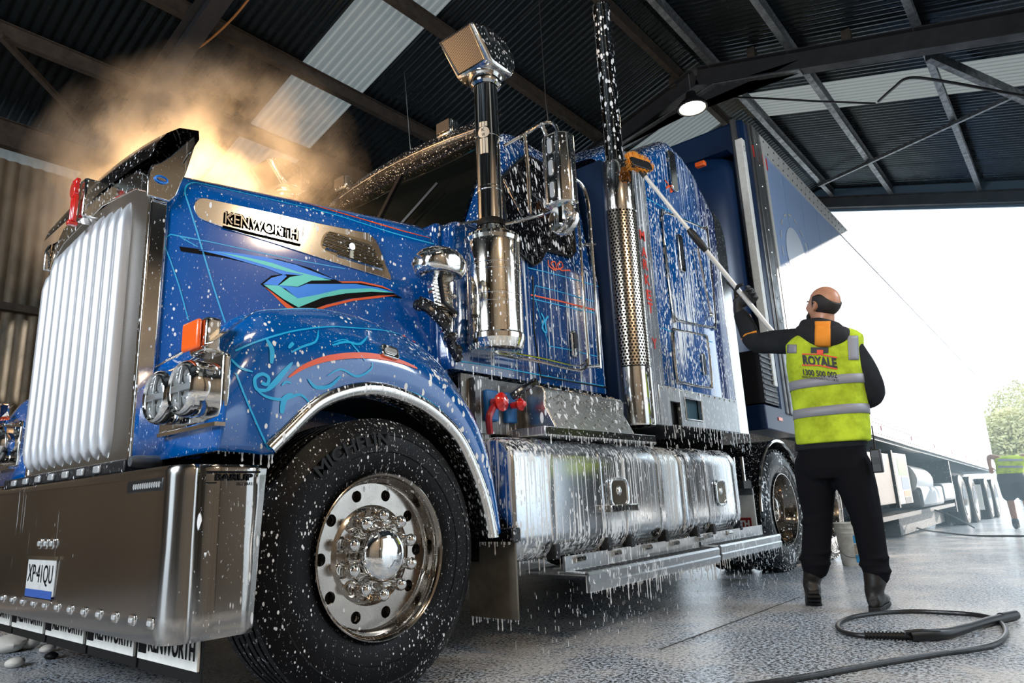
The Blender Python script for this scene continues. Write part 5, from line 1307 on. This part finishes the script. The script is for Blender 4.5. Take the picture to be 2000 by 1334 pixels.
def shell(P, R, ranges, scale, n=22, m=12, c0=(-.010, 0, .030), r=(.100, .078, .092)):
    """patch of a hair shell over the skull: azimuth from the front, elevation limits as functions"""
    mb = MB(); rows = []
    a0, a1, lo, hi = ranges
    for i in range(n + 1):
        az = a0 + (a1 - a0) * i / n; row = []
        for j in range(m + 1):
            el = lo(az) + (hi(az) - lo(az)) * j / m; k = scale
            edge = min(j, m - j, i, n - i); k = scale if edge > 0 else scale - .045
            row.append(P(c0[0] + math.cos(az) * math.cos(el) * r[0] * k, c0[1] + math.sin(az) * math.cos(el) * r[1] * k, c0[2] + math.sin(el) * r[2] * k))
        rows.append(row)
    return mb.grid(rows)
# ---------------- the washer
PY = 4.10
at = lambda px, py, y=PY: ony(px, py, y)
gz = 0.0
man = empty('person', (2.12, 4.12, 0), 'bearded person in lime safety vest and black trousers scrubbing the truck with a long brush', 'person')
Sd = Vector((1, .12, 0)).normalized(); Fw = Vector((-.12, 1, 0)).normalized()      # his right side, his front
nk = at(1606, 640); shL = at(1548, 668); shR = at(1672, 686)
elL = at(1474, 668, 4.16); wrL = at(1462, 618, 4.22); 
elR = at(1706, 768, 4.14); wrR = at(1668, 800, 4.40)
hipc = at(1622, 895); 
hL, hR_ = at(1590, 905), at(1660, 905)
knL, anL = at(1597, 1010, 4.12), at(1592, 1105, 4.10)
knR, anR = at(1692, 1010, 4.10), at(1712, 1120, 4.10)
def torso_rings(g=0.0, top=True):
    R_ = []
    for (px, py, w, d, off, e) in ((1622, 905, .185, .125, 0, .85), (1620, 870, .180, .125, .0, .85), (1620, 820, .178, .125, .0, .85), (1616, 770, .190, .130, .0, .8), (1612, 720, .205, .135, .0, .8), (1609, 690, .208, .128, 0, .8), (1609, 668, .185, .11, 0, .85), (1607, 652, .13, .085, -.01, .9), (1606, 642, .085, .07, -.01, 1)):
        c = at(px, py); R_.append((c + Fw * off, Sd * (w + g), Fw * (d + g), e))
    return R_
# body (continuous, under the clothes)
mb = MB()
hc = at(1607, 598, 4.09)
hf = Vector((-.80, .40, .30)); hu = Vector((.25, -.10, 1))
f_, l_, u_, HPf, HR3 = head(mb, hc, hf, hu)
limb(mb, [hc - u_ * .05 - f_ * .02, nk + Vector((0, 0, -.03))], [.058, .066])
loft(mb, torso_rings(-.02))
limb(mb, [shL, elL, wrL], [.055, .036, .020]); limb(mb, [shR, elR, wrR], [.055, .042, .028])
limb(mb, [hL, knL, anL], [.085, .055, .042]); limb(mb, [hR_, knR, anR], [.085, .055, .042])
# pole first: the hands close on it
PA = onx(1253, 336, 1.33); PB = at(1652, 822, 4.46)
pd = (PB - PA).normalized()
def onpole(px):                                      # point on the pole nearest to the sight line through column px
    best = min((abs(((RM.transposed() @ (PA + (PB - PA) * t - CAM)).x / -(RM.transposed() @ (PA + (PB - PA) * t - CAM)).z) * FPX + 1000 - px), t) for t in [i / 400 for i in range(401)])
    return PA + (PB - PA) * best[1]
gL = onpole(1452); gR = onpole(1648)
hdL = Vector((.93, .0, .32)).normalized(); wrL = gL - hdL * .075 + Vector((0, .030, -.015)); 
hand(mb, wrL, hdL, -pd, -Fw, 1.05, .62)
hand(mb, wrR, (gR - wrR), Vector((0, 0, 1)), Vector((-.2, 1, 0)), 1.2, .85)
body = rm(mb, 'body', skin_m, man, .0085, 4)
# beard and hair
shell(HPf, HR3, (math.radians(72), math.radians(288), lambda a: -.92, lambda a: .18 + .25 * math.exp(-((abs(a - PI) - 1.35) / .45) ** 2) - .25 * math.exp(-((a - PI) / .9) ** 2)), 1.045).build('hair', hair_m, man, solid=.004)
shell(HPf, HR3, (math.radians(-78), math.radians(78), lambda a: -1.35, lambda a: -.62 + .35 * (abs(a) / 1.4) ** 2), 1.08, c0=(.024, 0, -.022), r=(.076, .069, .098)).build('beard', hair_m, man, solid=.005)
for b in (1, -1):
    MB().ell(HPf(.083, b * .030, .000), .0115, 12, 8).build('eye', mat('eye_white', (.75, .75, .72), .15), man)
    MB().tube([HPf(.082, b * .050, .016), HPf(.092, b * .03, .022), HPf(.092, b * .014, .016)], [.002, .005, .003], 6).build('eyebrow', hair_m, man)
    MB().tube(spline([HPf(-.008, b * .086, -.032), HPf(-.026, b * .090, -.008), HPf(-.022, b * .091, .016), HPf(-.004, b * .086, .018)], 4), .0045, 8).build('ear_rim', skin_m, man)
# jumper with hood
cloth_g = mat('charcoal_fabric', (.022, .024, .028), .9, spec=.1, bump=.5, bscale=200, var=.3, vscale=9)
mb = MB(); loft(mb, torso_rings(.012)[1:])
limb(mb, [shL + Sd * .03, shL.lerp(elL, .5), elL, elL.lerp(wrL, .45), wrL.lerp(elL, .30)], [.085, .078, .066, .060, .050])
limb(mb, [shR - Sd * .03, shR.lerp(elR, .5), elR, elR.lerp(wrR, .5), wrR], [.085, .076, .064, .055, .045])
loft(mb, [(at(1622, 878), Sd * .20, Fw * .14, .85), (at(1622, 862), Sd * .20, Fw * .14, .85), (at(1620, 840), Sd * .19, Fw * .135, .85)])
jum = rm(mb, 'jumper', cloth_g, man, .011, 6)
hb_ = MB()
limb(hb_, [at(1566, 648, 4.06), at(1585, 655, 4.0), at(1610, 660, 3.97), at(1638, 655, 4.0), at(1650, 652, 4.08)], [.045, .058, .062, .058, .042])
limb(hb_, [at(1572, 634, 4.08), at(1600, 634, 4.02), at(1632, 640, 4.04)], [.035, .045, .038])
limb(hb_, [at(1570, 640, 4.16), at(1600, 648, 4.22), at(1640, 648, 4.14)], [.035, .04, .035])
hd_ = rm(hb_, 'hood', mat('black_fabric', (.010, .010, .012), .9, bump=.4, bscale=200), man, .009, 8)
hv = BVHTree.FromPolygons([hd_.matrix_basis @ v.co + Vector((0, 0, 0)) for v in hd_.data.vertices], [tuple(p.vertices) for p in hd_.data.polygons])
def loc_bvh(o):
    M = wm(o); return BVHTree.FromPolygons([M @ v.co for v in o.data.vertices], [tuple(p.vertices) for p in o.data.polygons])
WORLD.clear()
hv = loc_bvh(hd_)
def pgrid(x0, x1, y0, y1, nx, ny, bvh, off, skew=0):
    rows = []
    for j in range(ny + 1):
        r = []
        for i in range(nx + 1):
            py = y0 + (y1 - y0) * j / ny; px = x0 + (x1 - x0) * i / nx + skew * (py - y0)
            p, n = hit(px, py, bvh, off)
            r.append(p)
        if all(q is not None for q in r): rows.append(r)
    mb = MB()
    if len(rows) > 1: mb.grid(rows)
    return mb
pgrid(1592, 1622, 628, 676, 6, 12, hv, .004).build('orange_stripe', mat('orange_fabric', (.80, .27, .02), .8), man, solid=.002, fixn=False)
MB().tube(spline([elL.lerp(wrL, .1) + Vector((-.06, -.03, .0)), elL.lerp(wrL, .1) + Vector((-.02, -.062, 0.02)), elL.lerp(wrL, .1) + Vector((.045, -.04, .03))], 4), .007, 8).build('orange_cuff_band', MATS['orange_fabric'], man)
# vest
vest_m = mat('lime_vest', (.54, .68, .04), .8, 0, bump=1.5, bscale=14, var=.5, vscale=7, spec=.1)
mb = MB()
VR = []
for (px, py, w, d, e) in ((1627, 866, .205, .158, .8), (1626, 850, .208, .16, .8), (1622, 800, .208, .158, .8), (1617, 750, .215, .158, .75), (1612, 710, .222, .158, .75), (1610, 685, .218, .148, .75), (1609, 666, .222, .135, .75), (1608, 655, .185, .115, .8), (1607, 646, .125, .09, .9)):
    VR.append((at(px, py), Sd * w, Fw * d, e))
loft(mb, VR, 32)
vest = rm(mb, 'safety_vest', vest_m, man, .010, 5)
vv_ = loc_bvh(vest)
refl = mat('reflective_tape', (.24, .24, .27), .5, 0)
for (y0, y1) in ((740, 759), (796, 816)):
    rows = []
    base = [at(1619, 750), at(1623, 806)][0 if y0 < 780 else 1]
    zc = base.z
    for k in range(41):
        a = 2 * PI * k / 40; dirv = Sd * math.cos(a) + Fw * math.sin(a); row = []
        for dz in (-.027, 0, .027):
            o_ = Vector((base.x, base.y, zc + dz)) + dirv * .6; h = vv_.ray_cast(o_, -dirv, 1)
            row.append((h[0] + dirv * .004) if h[0] is not None else o_ - dirv * .4)
        rows.append(row)
    MB().grid(rows).build('reflective_band', refl, vest, fixn=False, solid=.002)
pgrid(1540, 1558, 645, 690, 3, 8, vv_, .004, skew=-.04).build('shoulder_tape', refl, vest, fixn=False, solid=.002)
pgrid(1655, 1675, 656, 703, 3, 8, vv_, .004, skew=.04).build('shoulder_tape', refl, vest, fixn=False, solid=.002)
vdir = Fw
def vtext(txt, px, py, wpx, hpx, m, nm, bold=.02, off=.006):
    o_ = at(px, py + hpx, PY - .2); e_ = at(px + wpx, py + hpx + wpx * .09, PY - .2); t_ = at(px, py, PY - .2)
    uu = (e_ - o_); mb = text_mb(txt, o_, uu, Vector((0, 0, 1)), 1, 0, width=uu.length, height=(t_ - o_).length, bold=bold)
    # finer mesh so that it follows the cloth
    drape(mb, vv_, Fw, off, .5); return mb.build(nm, m, vest, smooth=False, fixn=False)
vtext('ROYALE', 1567, 691, 66, 20, mat('print_black', (.012, .012, .02), .6), 'vest_lettering', .04)
vtext('1300 500 002', 1567, 719, 66, 12, MATS['print_black'], 'vest_lettering', .02)
vtext('WWW.TRUCKWASHROYALE.COM.AU', 1564, 732, 72, 5, MATS['print_black'], 'vest_lettering', .01)
redp = mat('print_red', (.75, .06, .02), .6)
for (a, c) in (((1567, 692), (1635, 699)), ((1567, 713), (1635, 721))):
    ribbon([a, ((a[0] + c[0]) / 2, (a[1] + c[1]) / 2 - 3), c], vv_, .007, .006, step=3).build('vest_print_line', redp, vest, fixn=False)
pgrid(1584, 1618, 679, 690, 5, 3, vv_, .006).build('vest_print_truck', MATS['print_black'], vest, fixn=False)
pgrid(1596, 1608, 684, 692, 3, 3, vv_, .008).build('vest_print_badge', redp, vest, fixn=False)
# trousers
blk_t = mat('black_trousers', (.006, .006, .008), .9, 0, bump=.8, bscale=22, spec=.1)
mb = MB()
loft(mb, [(at(1624, 868), Sd * .185, Fw * .13, .85), (at(1624, 885), Sd * .190, Fw * .135, .85), (at(1625, 915), Sd * .195, Fw * .14, .85), (at(1625, 935), Sd * .17, Fw * .12, .9)])
limb(mb, [hL + Vector((.0, 0, -.02)), hL.lerp(knL, .5), knL, knL.lerp(anL, .5), anL + Vector((0, 0, -.0))], [.118, .108, .085, .082, .078])
limb(mb, [hR_ + Vector((0, 0, -.02)), hR_.lerp(knR, .5), knR, knR.lerp(anR, .5), anR + Vector((0, 0, .0))], [.118, .106, .085, .078, .070])
for a_, c_, r0 in ((knL, anL, .086), (knR, anR, .078)):
    for k, t_ in enumerate((.0, .10, .72, .84, .95)):
        p_ = a_.lerp(c_, t_); mb.ell(p_ + Vector((.01 * (-1) ** k, -.012, 0)), (r0, r0 * .95, .018), 14, 8)
rm(mb, 'trousers', blk_t, man, .011, 4)
# boots
boot_m = mat('black_leather', (.012, .009, .007), .45, 0, bump=.6, bscale=40, var=.3)
def boot(an, heel, yaw, lift):
    d = Vector((math.sin(yaw), math.cos(yaw), 0)); s_ = Vector((d.y, -d.x, 0)); up = Vector((0, 0, 1))
    pt = d * math.cos(lift) - up * math.sin(lift); upn = s_.cross(pt).normalized()
    if upn.z < 0: upn = -upn
    mb = MB(); h = Vector(heel)
    loft(mb, [(an + Vector((0, 0, .06)), s_ * .066, d * .072), (an.lerp(h + upn * .08, .5), s_ * .056, d * .062), (h + upn * .10 + pt * .02, s_ * .050, d * .062), (h + upn * .04 + pt * .03, s_ * .046, d * .07)])
    loft(mb, [(h + upn * .05 - pt * .045, s_ * .030, upn * .035), (h + upn * .055 - pt * .01, s_ * .042, upn * .05), (h + upn * .06 + pt * .06, s_ * .042, upn * .055), (h + upn * .045 + pt * .13, s_ * .048, upn * .04), (h + upn * .038 + pt * .20, s_ * .046, upn * .032), (h + upn * .030 + pt * .245, s_ * .028, upn * .018)])
    b_ = rm(mb, 'boot', boot_m, man, .008, 3)
    out_ = [(-.055, .028), (.0, .040), (.06, .038), (.14, .048), (.20, .046), (.245, .028), (.255, 0)]
    poly = [h + pt * a - s_ * w for a, w in out_] + [h + pt * a + s_ * w for a, w in out_[::-1][1:]]
    MB().prism(poly, upn * .022).build('sole', rubber_p, b_, bevel=.004)
    for k in range(6): MB().beam(h + pt * (-.03 + k * .05) - s_ * .035 - upn * .004, h + pt * (-.03 + k * .05) + s_ * .035 - upn * .004, .018, .010, up=upn).build('sole_lug', rubber_p, b_, smooth=False)
    return b_
hl_ = at(1590, 1168, 4.06); boot(anL, hl_, -.35, .55)
hr_ = onz(1712, 1192, .006); boot(anR, hr_ + Vector((0, 0, .0)), -.05, 0.0)
# gloves (over the hands, five fingers each)
glove_m = mat('black_glove', (.012, .012, .013), .55, bump=.5, bscale=90)
mb = MB(); hand(mb, wrL, hdL, -pd, -Fw, 1.0, 1.25)
fa_ = (elL - wrL).normalized(); limb(mb, [wrL + fa_ * .11, wrL + fa_ * .05, wrL + hdL * .02], [.044, .036, .030])
ix = gL - pd * .045 + Vector((-.02, .01, 0)); mb.tube([ix, ix - pd * .04, ix - pd * .085 + Vector((-.012, 0, 0))], [.0135, .012, .010], 10)
rm(mb, 'glove', glove_m, man, .0042, 2)
mb = MB(); hand(mb, wrR, (gR - wrR), Vector((0, 0, 1)), Vector((-.2, 1, 0)), 1.2, 1.16); rm(mb, 'glove', glove_m, man, .0042, 2)
# brush on a pole
bp_e = empty('wash_brush', PB, 'long pale aluminium wash pole with a black and orange brush head against the sleeper', 'brush')
MB().tube([PA, PA.lerp(PB, .40)], .0135, 12).build('upper_pole', mat('pole_white', (.78, .77, .74), .3, .2), bp_e)
MB().tube([PA.lerp(PB, .30), PB + pd * .15], .0165, 12).build('lower_pole', MATS['pole_white'], bp_e)
q0 = PA.lerp(PB, .285); MB().tube([q0 - pd * .09, q0 - pd * .05, q0 + pd * .04, q0 + pd * .10], [.018, .026, .026, .020], 14).build('pole_clamp', black, bp_e)
bc = onx(1250, 322, 1.34)
bx_ = Vector((.15, .97, .10)).normalized(); bz_ = Vector((-.2, -.06, .97)).normalized(); bn_ = bx_.cross(bz_).normalized()
def bpt(a, b, c_): return bc + bx_ * a + bz_ * b + bn_ * c_
MB().prism([bpt(a, b, -.012) for a, b in rrect(.23, .075, .03)], bn_ * .03).build('brush_block', black, bp_e, bevel=.006)
MB().tube([bpt(0, 0, -.01), PA - pd * .01, PA + pd * .04], [.014, .018, .02], 10).build('brush_socket', black, bp_e)
mb = MB(); random.seed(3)
for k in range(620):
    if k < 420:
        t_ = random.random() * 2 * PI; a = math.cos(t_) * .115; b = math.sin(t_) * .036 + .01; da, db = math.cos(t_) * .03, math.sin(t_) * .035 + .01
    else: a = (random.random() - .5) * .2; b = (random.random() - .5) * .06; da = (random.random() - .5) * .02; db = (random.random() - .5) * .02
    p0 = bpt(a, b, (.0)); p1 = bpt(a + da + (random.random() - .5) * .012, b + db + (random.random() - .5) * .012, (random.random() - .35) * .03 if k < 420 else -.05)
    mb.tube([p0, p1], [.0035, .0018], 4)
tag(mb.build('bristles', mat('orange_bristle', (.85, .34, .03), .6), bp_e, fixn=False), kind='stuff')
# radio on his belt
rp = at(1712, 897, 4.05)
rd = empty('two_way_radio', rp, 'black two-way radio with a long aerial clipped to the trousers belt', 'radio')
MB().box((rp.x - .027, rp.y - .02, rp.z - .075), (rp.x + .027, rp.y + .02, rp.z + .055)).build('radio_body', black, rd, bevel=.006)
MB().tube([rp + Vector((.0, 0, .05)), rp + Vector((.002, 0, .075)), rp + Vector((.004, 0, .19))], [.009, .005, .0035], 8).build('aerial', black, rd)
MB().tube([rp + Vector((-.016, 0, .05)), rp + Vector((-.016, 0, .07))], .007, 10).build('volume_knob', black, rd)
for k in range(5): MB().box((rp.x - .018, rp.y - .0215, rp.z + .005 - k * .008), (rp.x + .018, rp.y - .0195, rp.z + .008 - k * .008)).build('speaker_slot', chassis, rd)
# ---------------- second worker far outside
GY = 14.6
g2 = zg(GY)
at2 = lambda px, py, y=GY: ony(px, py, y)
m2 = empty('person', (at2(1985, 1026).x, GY, g2), 'person in lime vest and dark shorts bending by the trailer at the right edge', 'person')
hp2 = at2(1972, 925); sh2 = at2(1975, 893, GY + .1); S2 = Vector((1, .2, 0)).normalized(); F2 = Vector((-.2, 1, 0)).normalized()
mb = MB(); 
hc2 = at2(1966, 905, GY + .62)
head(mb, hc2, (-.3, .9, -.3), (0, .3, 1))
limb(mb, [hc2 - Vector((0, .05, .02)), at2(1968, 895, GY + .3)], [.055, .06])
tr2 = [(hp2 - Vector((0, 0, .1)), S2 * .18, F2 * .13), (hp2, S2 * .18, F2 * .14), (hp2.lerp(sh2, .5) + F2 * .05, S2 * .19, F2 * .15), (sh2 + F2 * .15, S2 * .21, F2 * .13), (sh2 + F2 * .25 + Vector((0, 0, .04)), S2 * .12, F2 * .08)]
loft(mb, tr2)
fL2, fR2 = at2(1983, 1018), at2(2012, 1015)
kL2, kR2 = at2(1972, 972, GY + .05), at2(2003, 972, GY + .05)
limb(mb, [hp2 + S2 * -.09, kL2, fL2], [.09, .06, .045]); limb(mb, [hp2 + S2 * .1, kR2, fR2], [.09, .06, .045])
eL2 = at2(1932, 893, GY + .25); hL2 = at2(1934, 912, GY + .5)
limb(mb, [sh2 - S2 * .19 + F2 * .12, eL2, hL2], [.055, .042, .03]); limb(mb, [sh2 + S2 * .19 + F2 * .12, at2(2005, 910, GY + .3), at2(1985, 925, GY + .5)], [.055, .042, .03])
hand(mb, hL2, (0, .6, -.8), (1, 0, 0), (0, -1, -.3), .8); hand(mb, at2(1985, 925, GY + .5), (0, .6, -.8), (-1, 0, 0), (0, -1, -.3), .8)
rm(mb, 'body', skin_m, m2, .014, 4)
mb = MB(); loft(mb, [(c + Vector((0, 0, 0)), s_ * 1.12, f * 1.14, .85) for c, s_, f in tr2[1:]]); v2 = rm(mb, 'safety_vest', vest_m, m2, .016, 4)
vb2 = loc_bvh(v2)
for y0 in (897, 910):
    pgrid(1950, 1998, y0, y0 + 4, 8, 2, vb2, .006, skew=0).build('reflective_band', refl, m2, fixn=False)
mb = MB(); loft(mb, [(hp2 + Vector((0, 0, .04)), S2 * .19, F2 * .145), (hp2 - Vector((0, 0, .14)), S2 * .2, F2 * .15)])
limb(mb, [hp2 + S2 * -.09 - Vector((0, 0, .08)), kL2 + Vector((0, 0, .04))], [.115, .11]); limb(mb, [hp2 + S2 * .1 - Vector((0, 0, .08)), kR2 + Vector((0, 0, .04))], [.115, .11])
rm(mb, 'shorts', mat('grey_shorts', (.05, .055, .065), .8), m2, .016, 4)
for f_2 in (fL2, fR2):
    mb = MB(); g_ = Vector((f_2.x, f_2.y, g2)); loft(mb, [(g_ + Vector((0, -.09, .04)), S2 * .035, Vector((0, 0, .04))), (g_ + Vector((0, 0, .055)), S2 * .048, Vector((0, 0, .055))), (g_ + Vector((0, .13, .04)), S2 * .05, Vector((0, 0, .04))), (g_ + Vector((0, .2, .025)), S2 * .03, Vector((0, 0, .022)))])
    limb(mb, [g_ + Vector((0, 0, .06)), g_ + Vector((0, 0, .14))], [.055, .055]); rm(mb, 'shoe', mat('grey_shoe', (.04, .045, .05), .7), m2, .012, 2)
# ================================================================== BUCKET, HOSES, STONES, TREES, STEAM
bc_ = onz(1667, 1103, 0) + Vector((.02, .08, zg(6.5))); bc_.z = zg(bc_.y)
bk_ = empty('bucket', bc_, 'dirty white plastic bucket with blue label beside the drive wheel', 'bucket')
MB().lathe([(0, .001), (0, .125), (.01, .13), (.28, .148), (.281, .156), (.292, .156), (.293, .149), (.32, .151), (.321, .158), (.335, .158), (.336, .152), (.36, .153), (.365, .161), (.372, .161), (.372, .149), (.02, .124), (.015, .001)], bc_, 'z', 40).build('bucket_shell', mat('bucket_plastic', (.60, .58, .52), .4, var=.25, vscale=10, col2=(.36, .33, .28)), bk_)
def wrapc(c, r0, r1, z0, z1, a0, a1, m, nm):
    rows = [[(c.x + math.cos(a) * r, c.y + math.sin(a) * r, c.z + z) for a in [math.radians(a0 + (a1 - a0) * i / 8) for i in range(9)]] for z, r in ((z0, r0), (z1, r1))]
    return MB().grid(rows).build(nm, m, bk_, fixn=False)
lb_b = mat('label_blue', (.02, .19, .36), .45)
wrapc(bc_, .1345, .1385, .035, .10, -80, -10, lb_b, 'label'); wrapc(bc_, .144, .1475, .20, .265, -80, -10, lb_b, 'label')
wrapc(bc_, .139, .1435, .11, .19, -80, -10, mat('label_tan', (.35, .28, .20), .5, var=.7, vscale=30), 'label_picture')
MB().tube([(bc_.x + math.cos(a) * .162, bc_.y + math.sin(a) * .162, bc_.z + .30 - .22 * max(0, math.sin((a + PI) )) * 1.0) for a in [-PI * k / 14 for k in range(15)]], .003, 6).build('bucket_handle', galv, bk_)
for a in (0, PI): MB().ell((bc_.x + math.cos(a) * .157, bc_.y, bc_.z + .30), (.012, .016, .02), 10, 8).build('handle_lug', MATS['bucket_plastic'], bk_)
# pressure hose and lance on the floor
R_ = .0115
G = lambda px, py, z=R_: onz(px, py, z)
ls = empty('pressure_lance', G(1820, 1240, 0), 'black pressure washer lance lying beside the hose loop, right foreground', 'pressure washer lance')
hose_p = [(1380, 1352), (1450, 1341), (1560, 1325), (1700, 1299), (1830, 1277), (1900, 1268), (1945, 1257), (1964, 1240), (1960, 1222), (1940, 1208), (1900, 1200), (1840, 1196), (1780, 1194), (1720, 1197), (1670, 1204), (1643, 1214), (1636, 1224), (1645, 1233), (1665, 1239), (1692, 1242)]
hp = spline([G(*p) for p in hose_p], 6)
tag(MB().tube(hp, R_, 10).build('hose', mat('hose_rubber', (.012, .012, .013), .35, bump=.3, bscale=80), None), 'black rubber hose looping round the lance on the wet floor', 'hose')
a, c = G(1690, 1241, .016), G(1780, 1243, .018)
MB().tube([a, a.lerp(c, .5), c], [.013, .014, .017], 12).build('strain_relief', rubber_p, ls)
dd = (c - a).normalized()
for k in range(13): MB().lathe([(-.003, .012), (-.003, .0195), (.003, .0195), (.003, .012)], (0, 0, 0), 'x', 14).build('relief_ring', rubber_p, None if False else ls)
rings = [o for o in bpy.data.objects if o.name.startswith('relief_ring')]
for k, o in enumerate(rings):
    p = a.lerp(c, k / 12.5); o.parent = None; o.rotation_euler = dd.to_track_quat('X', 'Z').to_euler(); o.location = p; WORLD.pop(o.name, None)
    setparent(o, ls)
g1, g2_, g3 = G(1780, 1243, .022), G(1850, 1238, .026), G(1890, 1226, .024)
MB().tube([c, g1, g1.lerp(g2_, .6), g2_, g3], [.017, .024, .026, .024, .021], 14).build('gun_body', black, ls)
MB().tube(spline([G(1768, 1234, .055), G(1800, 1231, .062), G(1835, 1232, .05)], 4), .006, 8).tube([G(1768, 1234, .055), G(1775, 1238, .03)], .006, 8).build('trigger', black, ls)
MB().tube([g3, G(1930, 1214, .022), G(1962, 1206, .022)], [.019, .021, .02], 12).build('lance_grip', black, ls)
MB().tube([G(1955, 1207, .022), G(1984, 1201, .022)], [.024, .022], 12).build('nozzle', black, ls)
# second hose outside
zh = lambda px, py: onz(px, py, -.08)
hp2_ = [onz(2060, 1047, -.05), onz(1980, 1047, -.05), onz(1900, 1046, -.06), onz(1840, 1040, -.07), onz(1800, 1034, -.08)]
c0 = onz(1800, 1034, -.08)
hp2_ += [ony(1775, 1022, c0.y), ony(1765, 1008, c0.y), ony(1770, 998, c0.y), ony(1790, 992, c0.y), ony(1820, 995, c0.y), ony(1860, 1008, c0.y), onz(1903, 1031, -.09)]
tag(MB().tube(spline(hp2_, 5), .013, 8).build('hose', MATS['hose_rubber']), 'thin black hose looping up from the ground outside near the trailer wheels', 'hose')
# pale stones bottom left
st_m = mat('pale_stone', (.62, .58, .52), .7, bump=.8, bscale=14, var=.25)
random.seed(11)
LB = ['large pale stone at the left edge below the bumper', 'pale stone next to the largest one, left foreground', 'small pale stone nearest the first lettered flap', 'flat pale stone in front of the others, bottom left', 'dark wet stone between the pale stones', 'small pale stone at the back of the heap']
for k, (px, py, r) in enumerate(((14, 1262, .10), (52, 1256, .07), (92, 1262, .045), (30, 1290, .05), (100, 1275, .035), (80, 1238, .045))):
    p = onz(px, py, .03); mb = MB().ell((p.x, p.y, r * .4), (r, r * .9, r * .5), 14, 10)
    for v in mb.v:
        d = mnoise.noise(v * 14) * .25 + 1; v.x = p.x + (v.x - p.x) * d; v.y = p.y + (v.y - p.y) * d; v.z = max(0, v.z * d)
    tag(mb.build('stone', st_m if k != 4 else rubber_p), LB[k], 'stone', 'stones under the bumper')
# trees beyond the yard
leaf = mat('pale_leaf', (.70, .66, .34), .6, var=.4, vscale=.8, trans=0)
def tree(x, y, h, r, lab):
    z0 = zg(30); t_ = empty('tree', (x, y, z0), lab, 'tree')
    MB().tube([(x, y, z0), (x + .2, y, z0 + h * .5), (x, y, z0 + h * .8)], [.25, .16, .06], 8).build('trunk', rust, t_)
    mb = MB()
    for k in range(6000):
        u = Vector((random.gauss(0, 1), random.gauss(0, 1), random.gauss(0, 1))).normalized() * (random.random() ** .4)
        p = Vector((x, y, z0 + h * .62)) + Vector((u.x * r, u.y * r, u.z * h * .38)); s_ = .06 + random.random() * .09
        a = Vector((random.gauss(0, 1), random.gauss(0, 1), random.gauss(0, 1))).normalized() * s_; b = a.orthogonal().normalized() * s_ * .6
        mb.add([p - a, p + b, p + a, p - b], [(0, 1, 2, 3)])
    tag(mb.build('foliage', leaf, t_, smooth=False, fixn=False), kind='stuff')
def far(px, py, y): return ony(px, py, y)
p = far(1992, 930, 46); tree(p.x, p.y, 5.0, 1.5, 'sunlit yellow-green tree behind the bending worker')
p = far(2030, 930, 60); tree(p.x, p.y, 8.0, 2.6, 'taller sunlit tree at the right edge of the yard')
# steam rising behind the bonnet, lit from within by the lamp there
sm = bpy.data.materials.new('steam'); sm.use_nodes = True; t = sm.node_tree; t.nodes.clear()
out = _n(t, 'ShaderNodeOutputMaterial'); vol = _n(t, 'ShaderNodeVolumeScatter'); vol.inputs['Color'].default_value = (1, .93, .84, 1); vol.inputs['Anisotropy'].default_value = .2
tc = _n(t, 'ShaderNodeTexCoord'); sp_ = _n(t, 'ShaderNodeVectorMath', operation='LENGTH')
t.links.new(tc.outputs['Object'], sp_.inputs[0])
fall = _map(t, sp_.outputs['Value'], .25, 1.0, 1, 0)
pos = _n(t, 'ShaderNodeNewGeometry').outputs['Position']
nz = _noise(t, pos, 3.2, 6, .62)
den = _math(t, 'MULTIPLY', _math(t, 'MULTIPLY', _map(t, nz, .44, .62), fall), 2.6)
t.links.new(den, vol.inputs['Density']); t.links.new(vol.outputs[0], out.inputs['Volume'])
o = MB().ell((0, 0, 0), 1, 24, 16).build('steam', sm, None, origin=(0, 0, 0)); o.location = (-1.15, 1.75, 2.75); o.scale = (1.5, 1.05, 1.05)
tag(o, 'cloud of warm-lit steam rising behind the truck grille', 'steam', kind='stuff')

# thin blue volume added for the bright light veil in the open end
hz_ = bpy.data.materials.new('haze'); hz_.use_nodes = True; t = hz_.node_tree; t.nodes.clear()
out = _n(t, 'ShaderNodeOutputMaterial'); vol = _n(t, 'ShaderNodeVolumeScatter'); vol.inputs['Color'].default_value = (.55, .80, 1, 1); vol.inputs['Density'].default_value = .028; vol.inputs['Anisotropy'].default_value = .5
t.links.new(vol.outputs[0], out.inputs['Volume'])
tag(MB().box((-5.1, 8.95, -.3), (5.45, 13.3, 4.6)).build('haze', hz_, None, smooth=False), 'added pale blue veil of light in the open far end of the shed', 'haze', kind='stuff')
